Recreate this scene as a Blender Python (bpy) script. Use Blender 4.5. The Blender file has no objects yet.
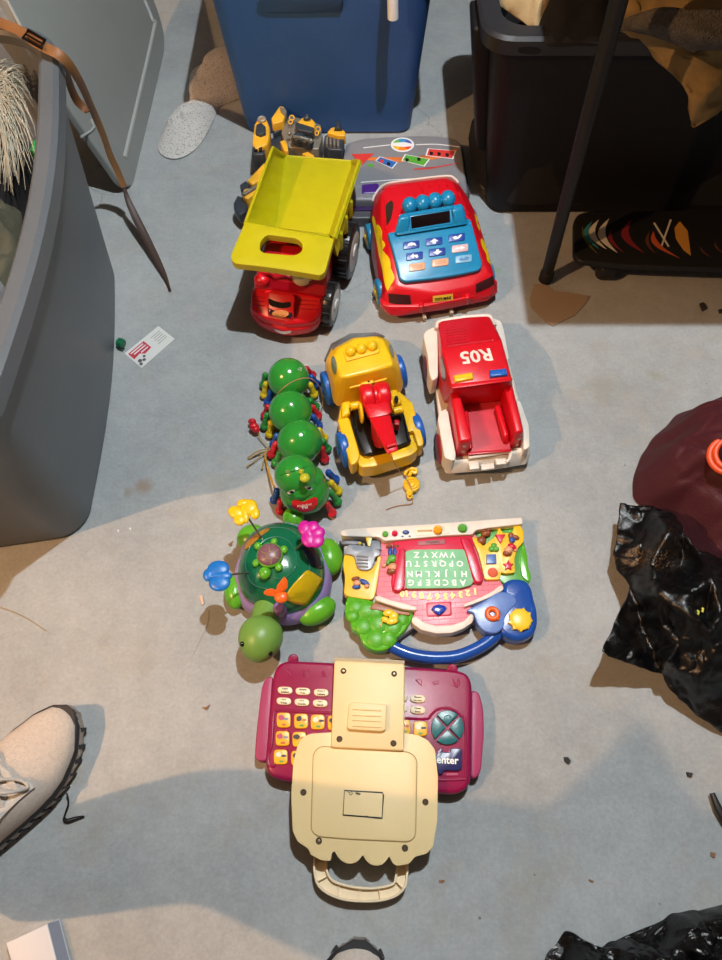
import bpy, bmesh, math, random
from mathutils import Vector, Matrix, noise, geometry
random.seed(7)
PI = math.pi
SC = bpy.context.scene
COL = SC.collection
# ------------------------------------------------------------------ survey of the place: where the camera stands
TILT = math.radians(28); FPX = 700.0; CAMH = 1.15
AX = Vector((0, math.sin(TILT), -math.cos(TILT))); UP = Vector((0, math.cos(TILT), math.sin(TILT)))
CAM = Vector((0, 0, CAMH))
def ray(px, py): return AX + Vector((1, 0, 0)) * ((px-361)/FPX) + UP * ((480-py)/FPX)
def P(px, py, z=0.0):
    d = ray(px, py); return CAM + d*((z-CAMH)/d.z)
class View:                                   # measured in an enlarged crop of the survey photo
    def __init__(s, x0, y0, k): s.x0, s.y0, s.k = x0, y0, k
    def __call__(s, x, y, z=0.0): return P(s.x0+x/s.k, s.y0+y/s.k, z)
    def px(s, x, y): return (s.x0+x/s.k, s.y0+y/s.k)
class Plane:
    def __init__(s, a, b, c):
        s.o = a; n = (b-a).cross(c-a).normalized()
        if n.z < 0: n = -n
        s.n = n
    def at(s, px, py, off=0.0):
        d = ray(px, py); t = ((s.o + s.n*off)-CAM).dot(s.n)/d.dot(s.n); return CAM + d*t
# ------------------------------------------------------------------ materials
def lin(h):
    h = h.lstrip('#'); c = [int(h[i:i+2], 16)/255 for i in (0, 2, 4)]
    return tuple((x/12.92 if x <= .04045 else ((x+.055)/1.055)**2.4) for x in c) + (1,)
MATS = {}
def mat(name, col, rough=.4, metal=0, bump=0, bscale=60, var=0, vscale=8, trans=0, coat=0, col2=None, spec=.5, bdist=.002, thr=None, alpha=1):
    if name in MATS: return MATS[name]
    m = bpy.data.materials.new(name); m.use_nodes = True; nt = m.node_tree; b = nt.nodes['Principled BSDF']
    c = lin(col); b.inputs['Base Color'].default_value = c
    b.inputs['Roughness'].default_value = rough; b.inputs['Metallic'].default_value = metal
    b.inputs['Specular IOR Level'].default_value = spec
    b.inputs['Transmission Weight'].default_value = trans; b.inputs['Coat Weight'].default_value = coat
    b.inputs['Alpha'].default_value = alpha
    tc = nt.nodes.new('ShaderNodeTexCoord')
    if var or col2:
        n = nt.nodes.new('ShaderNodeTexNoise'); n.inputs['Scale'].default_value = vscale; n.inputs['Detail'].default_value = 6
        nt.links.new(tc.outputs['Object'], n.inputs['Vector'])
        r = nt.nodes.new('ShaderNodeValToRGB')
        if thr: r.color_ramp.elements[0].position, r.color_ramp.elements[1].position = thr
        else: r.color_ramp.elements[0].position, r.color_ramp.elements[1].position = .3, .7
        if col2: r.color_ramp.elements[0].color = c; r.color_ramp.elements[1].color = lin(col2)
        else:
            r.color_ramp.elements[0].color = tuple(x*(1-var) for x in c[:3])+(1,); r.color_ramp.elements[1].color = tuple(min(1, x*(1+var*.5)) for x in c[:3])+(1,)
        nt.links.new(n.outputs['Fac'], r.inputs['Fac']); nt.links.new(r.outputs['Color'], b.inputs['Base Color'])
    if bump:
        n = nt.nodes.new('ShaderNodeTexNoise'); n.inputs['Scale'].default_value = bscale; n.inputs['Detail'].default_value = 4
        nt.links.new(tc.outputs['Object'], n.inputs['Vector'])
        bp = nt.nodes.new('ShaderNodeBump'); bp.inputs['Strength'].default_value = bump; bp.inputs['Distance'].default_value = bdist
        nt.links.new(n.outputs['Fac'], bp.inputs['Height']); nt.links.new(bp.outputs['Normal'], b.inputs['Normal'])
    MATS[name] = m; return m
def plastic(name, col, rough=.33, **k):
    k.setdefault('var', .06); k.setdefault('vscale', 30); k.setdefault('bump', .08); k.setdefault('bscale', 400)
    return mat(name, col, rough, **k)
# ------------------------------------------------------------------ mesh building
class MB:
    def __init__(s): s.bm = bmesh.new()
    def _bev(s, faces, w, seg=3, ang=22):
        if w <= 0: return
        es = set()
        for f in faces:
            if f.is_valid:
                for e in f.edges:
                    if len(e.link_faces) == 2 and e.calc_face_angle(0) > math.radians(ang): es.add(e)
        if es: bmesh.ops.bevel(s.bm, geom=list(es), offset=w, segments=seg, profile=.5, affect='EDGES', clamp_overlap=True)
    def hull(s, pts, bev=0, seg=3, ang=22):
        t = bmesh.new()
        for p in pts: t.verts.new(p)
        r = bmesh.ops.convex_hull(t, input=t.verts)
        bmesh.ops.delete(t, geom=[v for v in t.verts if not v.link_faces], context='VERTS')
        bmesh.ops.dissolve_limit(t, angle_limit=math.radians(4), verts=t.verts, edges=t.edges)
        if bev:
            es = [e for e in t.edges if len(e.link_faces) == 2 and e.calc_face_angle(0) > math.radians(ang)]
            bmesh.ops.bevel(t, geom=es, offset=bev, segments=seg, profile=.5, affect='EDGES', clamp_overlap=True)
        s.merge(t); return s
    def merge(s, t):
        me = bpy.data.meshes.new('tmp'); t.to_mesh(me); t.free(); s.bm.from_mesh(me); bpy.data.meshes.remove(me)
    def box(s, c, size, bev=0, rot=None, seg=3):
        c = Vector(c); M = rot.to_matrix() if rot is not None and hasattr(rot, 'to_matrix') else (rot if rot is not None else Matrix.Identity(3))
        pts = [c + M @ Vector((x*size[0]/2, y*size[1]/2, z*size[2]/2)) for x in (-1, 1) for y in (-1, 1) for z in (-1, 1)]
        return s.hull(pts, bev, seg)
    def slab(s, top, vec, bev=0, seg=3, both=False):
        """polygon (any outline) plus an extrusion vector"""
        t = bmesh.new(); vec = Vector(vec)
        top = [Vector(p) for p in top]
        n = len(top); cen = sum(top, Vector())/n
        a = [t.verts.new(p) for p in top]; b = [t.verts.new(p+vec) for p in top]
        f1 = t.faces.new(a); f2 = t.faces.new(b[::-1])
        for i in range(n): t.faces.new((a[i], b[i], b[(i+1) % n], a[(i+1) % n]))
        bmesh.ops.recalc_face_normals(t, faces=t.faces)
        if bev:
            es = list(f1.edges) + (list(f2.edges) if both else [])
            bmesh.ops.bevel(t, geom=es, offset=bev, segments=seg, profile=.5, affect='EDGES', clamp_overlap=True)
        s.merge(t); return s
    def loft(s, rings, cap=True, closed=True):
        vs = [[s.bm.verts.new(p) for p in r] for r in rings]; n = len(rings[0]); fs = []
        for a, b in zip(vs, vs[1:]):
            for i in range(n if closed else n-1):
                j = (i+1) % n; fs.append(s.bm.faces.new((a[i], a[j], b[j], b[i])))
        if cap and closed:
            fs.append(s.bm.faces.new(vs[0][::-1])); fs.append(s.bm.faces.new(vs[-1]))
        return s
    def cyl(s, p0, p1, r0, r1=None, n=24, bev=0, hole=0):
        p0, p1 = Vector(p0), Vector(p1); r1 = r0 if r1 is None else r1
        d = (p1-p0); L = d.length; d.normalize(); q = d.to_track_quat('Z', 'Y')
        t = [(q @ Vector((math.cos(2*PI*i/n), math.sin(2*PI*i/n), 0))) for i in range(n)]
        prof = []
        if bev:
            b = min(bev, L/2.05, r0*.9)
            for k in range(4): a = k/3*PI/2; prof.append((b-b*math.sin(PI/2-0) + b*(1-math.cos(a)), r0-b+b*math.sin(a)))
            for k in range(4): a = k/3*PI/2; prof.append((L-b+b*math.sin(a), r1-b+b*math.cos(a)))
        else: prof = [(0, r0), (L, r1)]
        return s.loft([[p0 + d*h + v*r for v in t] for h, r in prof])
    def tube(s, pts, r, n=8, closed=False, flat=None):
        pts = [Vector(p) for p in pts]; m = len(pts); rings = []
        rr = r if isinstance(r, (list, tuple)) else [r]*m
        nrm = None
        for i, p in enumerate(pts):
            a = pts[(i-1) % m] if closed or i > 0 else p; b = pts[(i+1) % m] if closed or i < m-1 else p
            d = (b-a).normalized()
            if nrm is None:
                nrm = d.orthogonal().normalized() if flat is None else Vector(flat)
            nrm = (nrm - d*nrm.dot(d))
            if nrm.length < 1e-6: nrm = d.orthogonal()
            nrm.normalize(); bi = d.cross(nrm)
            k = 1 if flat is None else .18
            rings.append([p + nrm*math.cos(2*PI*j/n)*rr[i]*k + bi*math.sin(2*PI*j/n)*rr[i] for j in range(n)])
        if closed: rings.append(rings[0]); return s.loft(rings, cap=False)
        return s.loft(rings)
    def ball(s, c, r, rot=None, u=20, v=12, fn=None):
        r = (r, r, r) if not hasattr(r, '__len__') else r; c = Vector(c)
        t = bmesh.new(); bmesh.ops.create_uvsphere(t, u_segments=u, v_segments=v, radius=1)
        M = rot.to_matrix() if rot is not None and hasattr(rot, 'to_matrix') else (rot if rot is not None else Matrix.Identity(3))
        for w in t.verts:
            q = w.co.copy()
            if fn: q = fn(q)
            w.co = c + M @ Vector((q.x*r[0], q.y*r[1], q.z*r[2]))
        s.merge(t); return s
    def torus(s, c, R, r, axis=(0, 0, 1), n=32, m=8, squash=1):
        q = Vector(axis).to_track_quat('Z', 'Y'); c = Vector(c); rings = []
        for i in range(n):
            a = 2*PI*i/n; d = Vector((math.cos(a), math.sin(a), 0))
            rings.append([c + q @ (d*(R+r*math.cos(2*PI*j/m)) + Vector((0, 0, r*squash*math.sin(2*PI*j/m)))) for j in range(m)])
        rings.append(rings[0]); return s.loft(rings, cap=False)
    def poly(s, pts):
        s.bm.faces.new([s.bm.verts.new(p) for p in pts]); return s
def spl(pts, k=6, closed=True):
    pts = [Vector(p) for p in pts]; n = len(pts); out = []
    for i in range(n if closed else n-1):
        p0 = pts[(i-1) % n] if closed or i > 0 else pts[i]; p1 = pts[i]; p2 = pts[(i+1) % n]; p3 = pts[(i+2) % n] if closed or i+2 < n else p2
        for j in range(k):
            t = j/k; out.append(.5*((2*p1)+(p2-p0)*t+(2*p0-5*p1+4*p2-p3)*t*t+(3*p1-p0-3*p2+p3)*t*t*t))
    if not closed: out.append(pts[-1])
    return out
def rnd(pts, r, k=4):
    pts = [Vector(p) for p in pts]; n = len(pts); out = []
    for i, p in enumerate(pts):
        a = pts[i-1]-p; b = pts[(i+1) % n]-p; rr = r[i] if isinstance(r, (list, tuple)) else r
        rr = min(rr, a.length*.48, b.length*.48); A = p+a.normalized()*rr; B = p+b.normalized()*rr
        for j in range(k+1):
            t = j/k; out.append(A*(1-t)**2 + p*2*t*(1-t) + B*t*t)
    return out
def finish(bm, name, m, off, smooth=34):
    bmesh.ops.remove_doubles(bm, verts=bm.verts, dist=1e-6)
    bmesh.ops.recalc_face_normals(bm, faces=bm.faces)
    for f in bm.faces: f.smooth = True
    for e in bm.edges:
        if len(e.link_faces) == 2 and e.calc_face_angle(0) > math.radians(smooth): e.smooth = False
    for v in bm.verts: v.co -= off
    me = bpy.data.meshes.new(name); bm.to_mesh(me); bm.free()
    if m: me.materials.append(m)
    return me
def obj(name, mb, m, parent=None, label=None, smooth=34):
    off = Vector((0, 0, 0)); o_ = parent
    if parent is not None: off = Vector(parent['_base'])
    me = finish(mb.bm, name, m, off, smooth); o = bpy.data.objects.new(name, me); COL.objects.link(o)
    if parent is not None: o.parent = parent; o['_base'] = list(off)
    if label: o['label'] = label
    return o
def thing(name, label, cat, loc=(0, 0, 0), group=None):
    o = bpy.data.objects.new(name, None); COL.objects.link(o); o.location = loc; o['_base'] = list(Vector(loc)); o.empty_display_size = .02
    o['label'] = label; o['category'] = cat
    if group: o['group'] = group
    return o
def solo(name, mb, m, label, cat, loc=(0, 0, 0), group=None, kind=None, smooth=34):
    """a thing that is one mesh, its origin at its base"""
    loc = Vector(loc); me = finish(mb.bm, name, m, loc, smooth); o = bpy.data.objects.new(name, me); COL.objects.link(o); o.location = loc
    o['_base'] = list(loc); o['label'] = label; o['category'] = cat
    if group: o['group'] = group
    if kind: o['kind'] = kind
    return o
def text(mb, s, o, x, y, size, th=.0004, bold=0, space=1.0, fit=None):
    """lettering standing in the plane of x (reading direction) and y (up of the letters), centred on o"""
    cu = bpy.data.curves.new('t', 'FONT'); cu.body = s; cu.size = size; cu.align_x = 'CENTER'; cu.align_y = 'CENTER'
    cu.resolution_u = 2; cu.offset = bold; cu.space_character = space
    ob = bpy.data.objects.new('t', cu); COL.objects.link(ob); dg = bpy.context.evaluated_depsgraph_get()
    me = bpy.data.meshes.new_from_object(ob.evaluated_get(dg)); 
    x = Vector(x).normalized(); y = Vector(y); y = (y-x*y.dot(x)).normalized(); n = x.cross(y); o = Vector(o)
    t = bmesh.new(); t.from_mesh(me)
    k = 1
    if fit:
        w = max(v.co.x for v in t.verts)-min(v.co.x for v in t.verts); k = fit/w
    for v in t.verts: v.co = o + x*v.co.x*k + y*v.co.y*k + n*th
    s_ = mb; s_.merge(t)
    bpy.data.objects.remove(ob); bpy.data.curves.remove(cu); bpy.data.meshes.remove(me)
def fbm(p, sc, o=3):
    v = 0; a = 1; 
    for k in range(o): v += a*noise.noise(Vector(p)*sc*(2**k)); a *= .5
    return v
def ridge(p, sc, o=3):
    v = 0; a = 1
    for k in range(o): v += a*(1-abs(noise.noise(Vector(p)*sc*(2**k)+Vector((k*7, 3, 1))))*2.2); a *= .5
    return v
def heap(mb, outline, cen, h, z0=0.003, rings=26, p=2.2, amp=.01, sc=12, fold=0, seed=0, under=True, top=None, k=5, oct_=3, facet=0, fsc=12, inset=0):
    """a soft heap of cloth or film over an outline on the floor: swells to h, crumpled by folds"""
    ol = spl(outline, k); cen = Vector(cen); R = []
    for i in range(rings):
        t = i/(rings-1)             # 0 at rim
        ring = []
        for q in ol:
            s = 1-t*.985
            b = cen + (q-cen)*s; b.z = z0
            rim = 1-(1-t)**p
            n1 = fbm((b.x+seed, b.y, seed), sc, oct_)*amp; n2 = ridge((b.x, b.y+seed, seed*2), sc*.8, 3)*fold if fold else 0
            hh = h if top is None else top(b)
            if facet:
                w = Vector((b.x+fbm((b.y, b.x, seed), 9)*.02, b.y*1.3+fbm((b.x, b.y, seed), 9)*.02, seed))
                for kk, ff in ((1, 1), (2.3, .45)):
                    d_ = noise.voronoi(w*fsc*kk)[0]; n2 += facet*ff*(min(d_[1]-d_[0], .8)-.3)
            z = z0 + hh*rim + (n1+n2)*min(1, t*4+ .12)
            b = b + Vector((fbm((b.x, b.y, 5+seed), sc*1.3)*amp*.8, fbm((b.y, b.x, 9+seed), sc*1.3)*amp*.8, 0))*(1 if t > 0 else .6)
            b.z = max(z, z0); ring.append(b)
        R.append(ring)
    if inset: R.insert(0, [Vector((cen.x+(q.x-cen.x)*(1-inset), cen.y+(q.y-cen.y)*(1-inset), .001)) for q in ol])
    elif under: R.insert(0, [Vector((q.x, q.y, max(.0006, z0-.002))) for q in ol])
    return mb.loft(R)
def cloth_thick(o, t=.002):
    m = o.modifiers.new('thickness', 'SOLIDIFY'); m.thickness = t; m.offset = -1
LC=(.24,.95,2.35); LW=(-1.75,-.20,2.12); LCW=170; LWW=168; EXPO=.1
from mathutils.bvhtree import BVHTree
def bvh(*objs):
    vs = []; fs = []
    for o in objs:
        b = Vector(o['_base']); k = len(vs)
        vs += [v.co + b for v in o.data.vertices]; fs += [[i+k for i in p.vertices] for p in o.data.polygons]
    return BVHTree.FromPolygons(vs, fs)
def hit(T, px, py, off=.0005):
    d = ray(px, py); L, n, i, _ = T.ray_cast(CAM, d)
    if L is None: return None, None
    if n.dot(d) > 0: n = -n
    return L + n*off, n
def decal(mb, T, pts, off=.0005, rings=4, k=3, smooth=True):
    """a sticker or a marking that follows the surface below it"""
    q = [Vector((x, y, 0)) for x, y in pts]
    if smooth: q = spl(q, k)
    else:
        q = [a.lerp(b, j/k) for a, b in zip(q, q[1:]+q[:1]) for j in range(k)]
    c = sum(q, Vector())/len(q); R = []
    for i in range(rings+1):
        s = 1-i/rings*.97; r = []
        for p in q:
            w = c+(p-c)*s; h, n = hit(T, w.x, w.y, off)
            if h is None: h = r[-1] if r else None
            if h is None: return mb
            r.append(h)
        R.append(r)
    vs = [[mb.bm.verts.new(p) for p in r] for r in R]; n = len(q)
    for a, b in zip(vs, vs[1:]):
        for i in range(n): mb.bm.faces.new((a[i], a[(i+1) % n], b[(i+1) % n], b[i]))
    mb.bm.faces.new(vs[-1]); return mb
def slab_hole(mb, outer, holes, vec, bev=0):
    t = bmesh.new(); es = []
    for L in [outer]+holes:
        vs = [t.verts.new(Vector(p)) for p in L]
        es += [t.edges.new((vs[i], vs[(i+1) % len(vs)])) for i in range(len(vs))]
    g = bmesh.ops.triangle_fill(t, use_beauty=True, use_dissolve=False, edges=es)
    fs = [f for f in g['geom'] if isinstance(f, bmesh.types.BMFace)]
    bound = [e for e in t.edges if len(e.link_faces) == 1]
    r = bmesh.ops.extrude_face_region(t, geom=t.faces[:])
    nv = [v for v in r['geom'] if isinstance(v, bmesh.types.BMVert)]
    bmesh.ops.translate(t, verts=nv, vec=Vector(vec))
    bmesh.ops.recalc_face_normals(t, faces=t.faces)
    if bev:
        bound = [e for e in t.edges if len(e.link_faces) == 2 and e.calc_face_angle(0) > 1.0]
        bmesh.ops.bevel(t, geom=bound, offset=bev, segments=3, profile=.5, affect='EDGES', clamp_overlap=True)
    mb.merge(t); return mb
# ------------------------------------------------------------------ the setting: painted concrete basement floor
def floor_mat():
    m = bpy.data.materials.new('painted_concrete'); m.use_nodes = True; nt = m.node_tree; N = nt.nodes; L = nt.links; b = N['Principled BSDF']
    tc = N.new('ShaderNodeTexCoord'); co = tc.outputs['Object']
    def nz(sc, det=6, rough=.6, src=co):
        n = N.new('ShaderNodeTexNoise'); n.inputs['Scale'].default_value = sc; n.inputs['Detail'].default_value = det; n.inputs['Roughness'].default_value = rough
        L.new(src, n.inputs['Vector']); return n
    def ramp(src, a, b_, ca, cb):
        r = N.new('ShaderNodeValToRGB'); r.color_ramp.elements[0].position = a; r.color_ramp.elements[1].position = b_
        r.color_ramp.elements[0].color = ca; r.color_ramp.elements[1].color = cb; L.new(src, r.inputs['Fac']); return r
    def mix(fac, a, b_):
        x = N.new('ShaderNodeMix'); x.data_type = 'RGBA'
        if hasattr(fac, 'default_value'): L.new(fac, x.inputs['Factor'])
        else: x.inputs['Factor'].default_value = fac
        L.new(a, x.inputs[6])
        if isinstance(b_, tuple): x.inputs[7].default_value = b_
        else: L.new(b_, x.inputs[7])
        return x.outputs[2]
    base = ramp(nz(2.2, 8).outputs['Fac'], .3, .72, lin('#989ea1'), lin('#bcbfbf')).outputs['Color']
    fine = ramp(nz(160, 4, .7).outputs['Fac'], .25, .75, (.80, .80, .80, 1), (1.0, 1.0, 1.0, 1)).outputs['Color']
    mm = N.new('ShaderNodeMix'); mm.data_type = 'RGBA'; mm.blend_type = 'MULTIPLY'; mm.inputs['Factor'].default_value = 1; L.new(base, mm.inputs[6]); L.new(fine, mm.inputs[7]); c = mm.outputs[2]
    worn = ramp(nz(6, 10, .75).outputs['Fac'], .52, .68, (0, 0, 0, 1), (.5, .5, .5, 1)).outputs['Color']
    c = mix(worn, c, lin('#a59f92'))
    mt = N.new('ShaderNodeMix'); mt.data_type = 'RGBA'; mt.blend_type = 'MULTIPLY'; mt.inputs['Factor'].default_value = 1; L.new(c, mt.inputs[6]); L.new(ramp(nz(30, 10, .8).outputs['Fac'], .32, .68, (.84, .84, .84, 1), (1.05, 1.05, 1.05, 1)).outputs['Color'], mt.inputs[7]); c = mt.outputs[2]
    # hairline cracks
    wn = nz(5, 5); sc = N.new('ShaderNodeVectorMath'); sc.operation = 'SCALE'; sc.inputs['Scale'].default_value = .16; L.new(wn.outputs['Color'], sc.inputs[0])
    ad = N.new('ShaderNodeVectorMath'); ad.operation = 'ADD'; L.new(co, ad.inputs[0]); L.new(sc.outputs[0], ad.inputs[1])
    vo = N.new('ShaderNodeTexVoronoi'); vo.feature = 'DISTANCE_TO_EDGE'; vo.inputs['Scale'].default_value = 2.6; L.new(ad.outputs[0], vo.inputs['Vector'])
    cr = ramp(vo.outputs['Distance'], .0012, .004, (1, 1, 1, 1), (0, 0, 0, 1)).outputs['Color']
    mk = ramp(nz(1.7, 2).outputs['Fac'], .54, .62, (0, 0, 0, 1), (.6, .6, .6, 1)).outputs['Color']
    mu = N.new('ShaderNodeMath'); mu.operation = 'MULTIPLY'; L.new(cr, mu.inputs[0]); L.new(mk, mu.inputs[1])
    sx = N.new('ShaderNodeSeparateXYZ'); L.new(co, sx.inputs[0]); mr = N.new('ShaderNodeMapRange'); mr.inputs['From Min'].default_value = .42; mr.inputs['From Max'].default_value = .6; L.new(sx.outputs['Y'], mr.inputs['Value'])
    m0 = mu; mu = N.new('ShaderNodeMath'); mu.operation = 'MULTIPLY'; L.new(m0.outputs[0], mu.inputs[0]); L.new(mr.outputs[0], mu.inputs[1])
    c = mix(mu.outputs[0], c, lin('#6f6f6c'))
    # specks of dirt
    v2 = N.new('ShaderNodeTexVoronoi'); v2.inputs['Scale'].default_value = 26; L.new(co, v2.inputs['Vector'])
    sp = ramp(v2.outputs['Distance'], .035, .06, (.8, .8, .8, 1), (0, 0, 0, 1)).outputs['Color']
    sm = ramp(nz(7, 3).outputs['Fac'], .56, .6, (0, 0, 0, 1), (1, 1, 1, 1)).outputs['Color']
    m2 = N.new('ShaderNodeMath'); m2.operation = 'MULTIPLY'; L.new(sp, m2.inputs[0]); L.new(sm, m2.inputs[1])
    c = mix(m2.outputs[0], c, lin('#55524c'))
    # brown and grey stains at their places on the slab
    for (px, py, r, col, st) in [(143, 487, .022, '#8d7a66', .75), (128, 492, .012, '#8d7a66', .6), (603, 385, .05, '#8b8a7c', .5), (655, 375, .02, '#8a8b74', .5), (70, 772, .03, '#b39a72', .4), (600, 345, .03, '#8f8c80', .35), (498, 270, .012, '#86a070', .6)]:
        p = P(px, py); dn = N.new('ShaderNodeVectorMath'); dn.operation = 'DISTANCE'; dn.inputs[1].default_value = p
        n3 = nz(45, 5); s3 = N.new('ShaderNodeVectorMath'); s3.operation = 'SCALE'; s3.inputs['Scale'].default_value = r*1.6; L.new(n3.outputs['Color'], s3.inputs[0])
        a3 = N.new('ShaderNodeVectorMath'); a3.operation = 'ADD'; L.new(co, a3.inputs[0]); L.new(s3.outputs[0], a3.inputs[1])
        dn.inputs[1].default_value = p + Vector((1, 1, 1))*r*.8
        L.new(a3.outputs[0], dn.inputs[0])
        rr = ramp(dn.outputs['Value'], r*.3, r, (st, st, st, 1), (0, 0, 0, 1)).outputs['Color']
        c = mix(rr, c, lin(col))
    L.new(c, b.inputs['Base Color'])
    ro = ramp(nz(12, 5).outputs['Fac'], .3, .7, (.5, .5, .5, 1), (.72, .72, .72, 1)); L.new(ro.outputs['Color'], b.inputs['Roughness'])
    bp = N.new('ShaderNodeBump'); bp.inputs['Strength'].default_value = .35; bp.inputs['Distance'].default_value = .0015
    L.new(nz(90, 6, .7).outputs['Fac'], bp.inputs['Height'])
    b2 = N.new('ShaderNodeBump'); b2.inputs['Strength'].default_value = .6; b2.inputs['Distance'].default_value = .002; b2.invert = True
    L.new(mu.outputs[0], b2.inputs['Height']); L.new(bp.outputs['Normal'], b2.inputs['Normal']); L.new(b2.outputs['Normal'], b.inputs['Normal'])
    b.inputs['Specular IOR Level'].default_value = .35
    return m
fl = MB(); fl.box((0, 1.0, -.05), (5.0, 5.6, .1)); f_ = solo('floor', fl, floor_mat(), 'grey painted concrete basement floor with hairline cracks and stains', 'floor', kind='structure')
wallm = mat('grey_block_wall', '#5a5855', .8, bump=.3, bscale=20)
for nm, c, s in (('wall_back', (0, 3.85, 1.2), (5.2, .1, 2.4)), ('wall_left', (-2.55, 1.0, 1.2), (.1, 5.6, 2.4)), ('wall_right', (2.55, 1.0, 1.2), (.1, 5.6, 2.4)), ('wall_front', (0, -1.85, 1.2), (5.2, .1, 2.4))):
    w = MB(); w.box(c, s); o = solo(nm, w, wallm, 'plain grey basement wall outside the photograph', 'wall', kind='structure')
w = MB(); w.box((0, 1.0, 2.45), (5.2, 5.8, .1)); solo('ceiling', w, mat('ceiling_wood', '#6b5c4a', .8), 'unfinished basement ceiling above the photograph', 'ceiling', kind='structure')
# ------------------------------------------------------------------ camera and lights
cd = bpy.data.cameras.new('camera'); cam = bpy.data.objects.new('camera', cd); COL.objects.link(cam); cam.location = CAM; cam.rotation_euler = (TILT, 0, 0)
cd.sensor_fit = 'VERTICAL'; cd.sensor_height = 24; cd.lens = FPX/960*24; cd.clip_start = .02; SC.camera = cam
def bulb(name, loc, col, w, r):
    l = bpy.data.lights.new(name, 'POINT'); l.color = col; l.energy = w; l.shadow_soft_size = r
    o = bpy.data.objects.new(name, l); COL.objects.link(o); o.location = loc; return o
bulb('cool_ceiling_bulb', LC, (.87, .95, 1.0), LCW, .018)
bulb('warm_ceiling_bulb', LW, (1.0, .56, .27), LWW, .018)
W = bpy.data.worlds.new('world'); SC.world = W; W.use_nodes = True; W.node_tree.nodes['Background'].inputs[0].default_value = (.9, .95, 1, 1); W.node_tree.nodes['Background'].inputs[1].default_value = .0
SC.view_settings.view_transform = 'Standard'; SC.view_settings.look = 'None'; SC.view_settings.gamma = 1; SC.view_settings.use_curve_mapping = False; SC.view_settings.exposure = EXPO
# ------------------------------------------------------------------ grey storage tote at the left
V4 = View(0, 0, 4.0); VB = View(0, 250, 3.095)
tote_m = mat('grey_tote_plastic', '#61676d', .42, bump=.15, bscale=300, var=.12, vscale=5)
tote_in = mat('grey_tote_inside', '#3d4044', .6)
RZ = .42
def rim_path(z, out=0.0):
    a = [P(58-7, 57, z), P(60, 92, z), P(58, 135, z), P(53, 180, z), P(45, 240, z), P(33, 300, z), P(18, 360, z), P(0, 420, z)]
    return a
t = thing('storage_tote', 'grey plastic storage tote at the left edge holding pale feathers and clothes', 'tote', (-.80, .82, 0))
# body: rings of a rounded box, bowed along the right wall
TO_ = Vector((-.49, .50, 0)); TR_ = Matrix.Rotation(math.radians(5), 3, 'Z')
def tote_ring(z, x1, y0, y1, bow, x0=-.60, r=.06, n=10, bb=.02, rb=.06):
    pts = []
    for i in range(n+1): pts.append(Vector((x1 + bow*math.sin(PI*i/n), y0 + r + (y1-y0-r-rb)*i/n, z)))
    for i in range(1, 8): a = i/8*PI/2; pts.append(Vector((x1-rb+rb*math.cos(a), y1-rb+rb*math.sin(a), z)))
    for i in range(n+1): pts.append(Vector((x1-rb + (x0-x1+r+rb)*i/n, y1+bb*math.sin(PI*i/n), z)))
    for i in range(1, 6): a = PI/2+i/6*PI/2; pts.append(Vector((x0+r+r*math.cos(a), y1-r+r*math.sin(a), z)))
    for i in range(n+1): pts.append(Vector((x0, y1-r + (y0-y1+2*r)*i/n, z)))
    for i in range(1, 6): a = PI+i/6*PI/2; pts.append(Vector((x0+r+r*math.cos(a), y0+r+r*math.sin(a), z)))
    for i in range(n+1): pts.append(Vector((x0+r + (x1-x0-2*r)*i/n, y0-bb*.6*math.sin(PI*i/n), z)))
    for i in range(1, 6): a = -PI/2+i/6*PI/2; pts.append(Vector((x1-r+r*math.cos(a), y0+r+r*math.sin(a), z)))
    return [TO_ + TR_ @ p for p in pts]
R_ = [tote_ring(.0, -.003, .003, .667, .015, rb=.07), tote_ring(.006, .005, -.005, .675, .015, rb=.07), tote_ring(.2, .008, -.022, .745, .018, rb=.09), tote_ring(.35, .010, -.036, .805, .022, rb=.11),
      tote_ring(.365, .016, -.042, .815, .024, rb=.115), tote_ring(.40, .016, -.044, .82, .026, rb=.115)]
m = MB(); m.loft(R_ + [tote_ring(.405, -.004, -.026, .80, .026, rb=.10), tote_ring(.33, -.010, -.016, .765, .022, rb=.10), tote_ring(.02, -.03, .02, .64, .015, rb=.07)], cap=True)
obj('body', m, tote_m, t)
m = MB()
path = [p + Vector((0, 0, .012)) for p in tote_ring(.40, .016, -.040, .825, .027, rb=.12)]
rg = []
cs = [(-.022, -.012), (-.022, .006), (-.016, .012), (.004, .012), (.012, .006), (.014, -.022), (.009, -.022), (.006, -.012)]
n = len(path)
for i, p in enumerate(path):
    d = (path[(i+1) % n]-path[i-1]).normalized(); o_ = Vector((d.y, -d.x, 0)); rg.append([p + o_*a + Vector((0, 0, b)) for a, b in cs])
rg.append(rg[0]); m.loft(rg, cap=False); obj('rim', m, tote_m, t)
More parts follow.
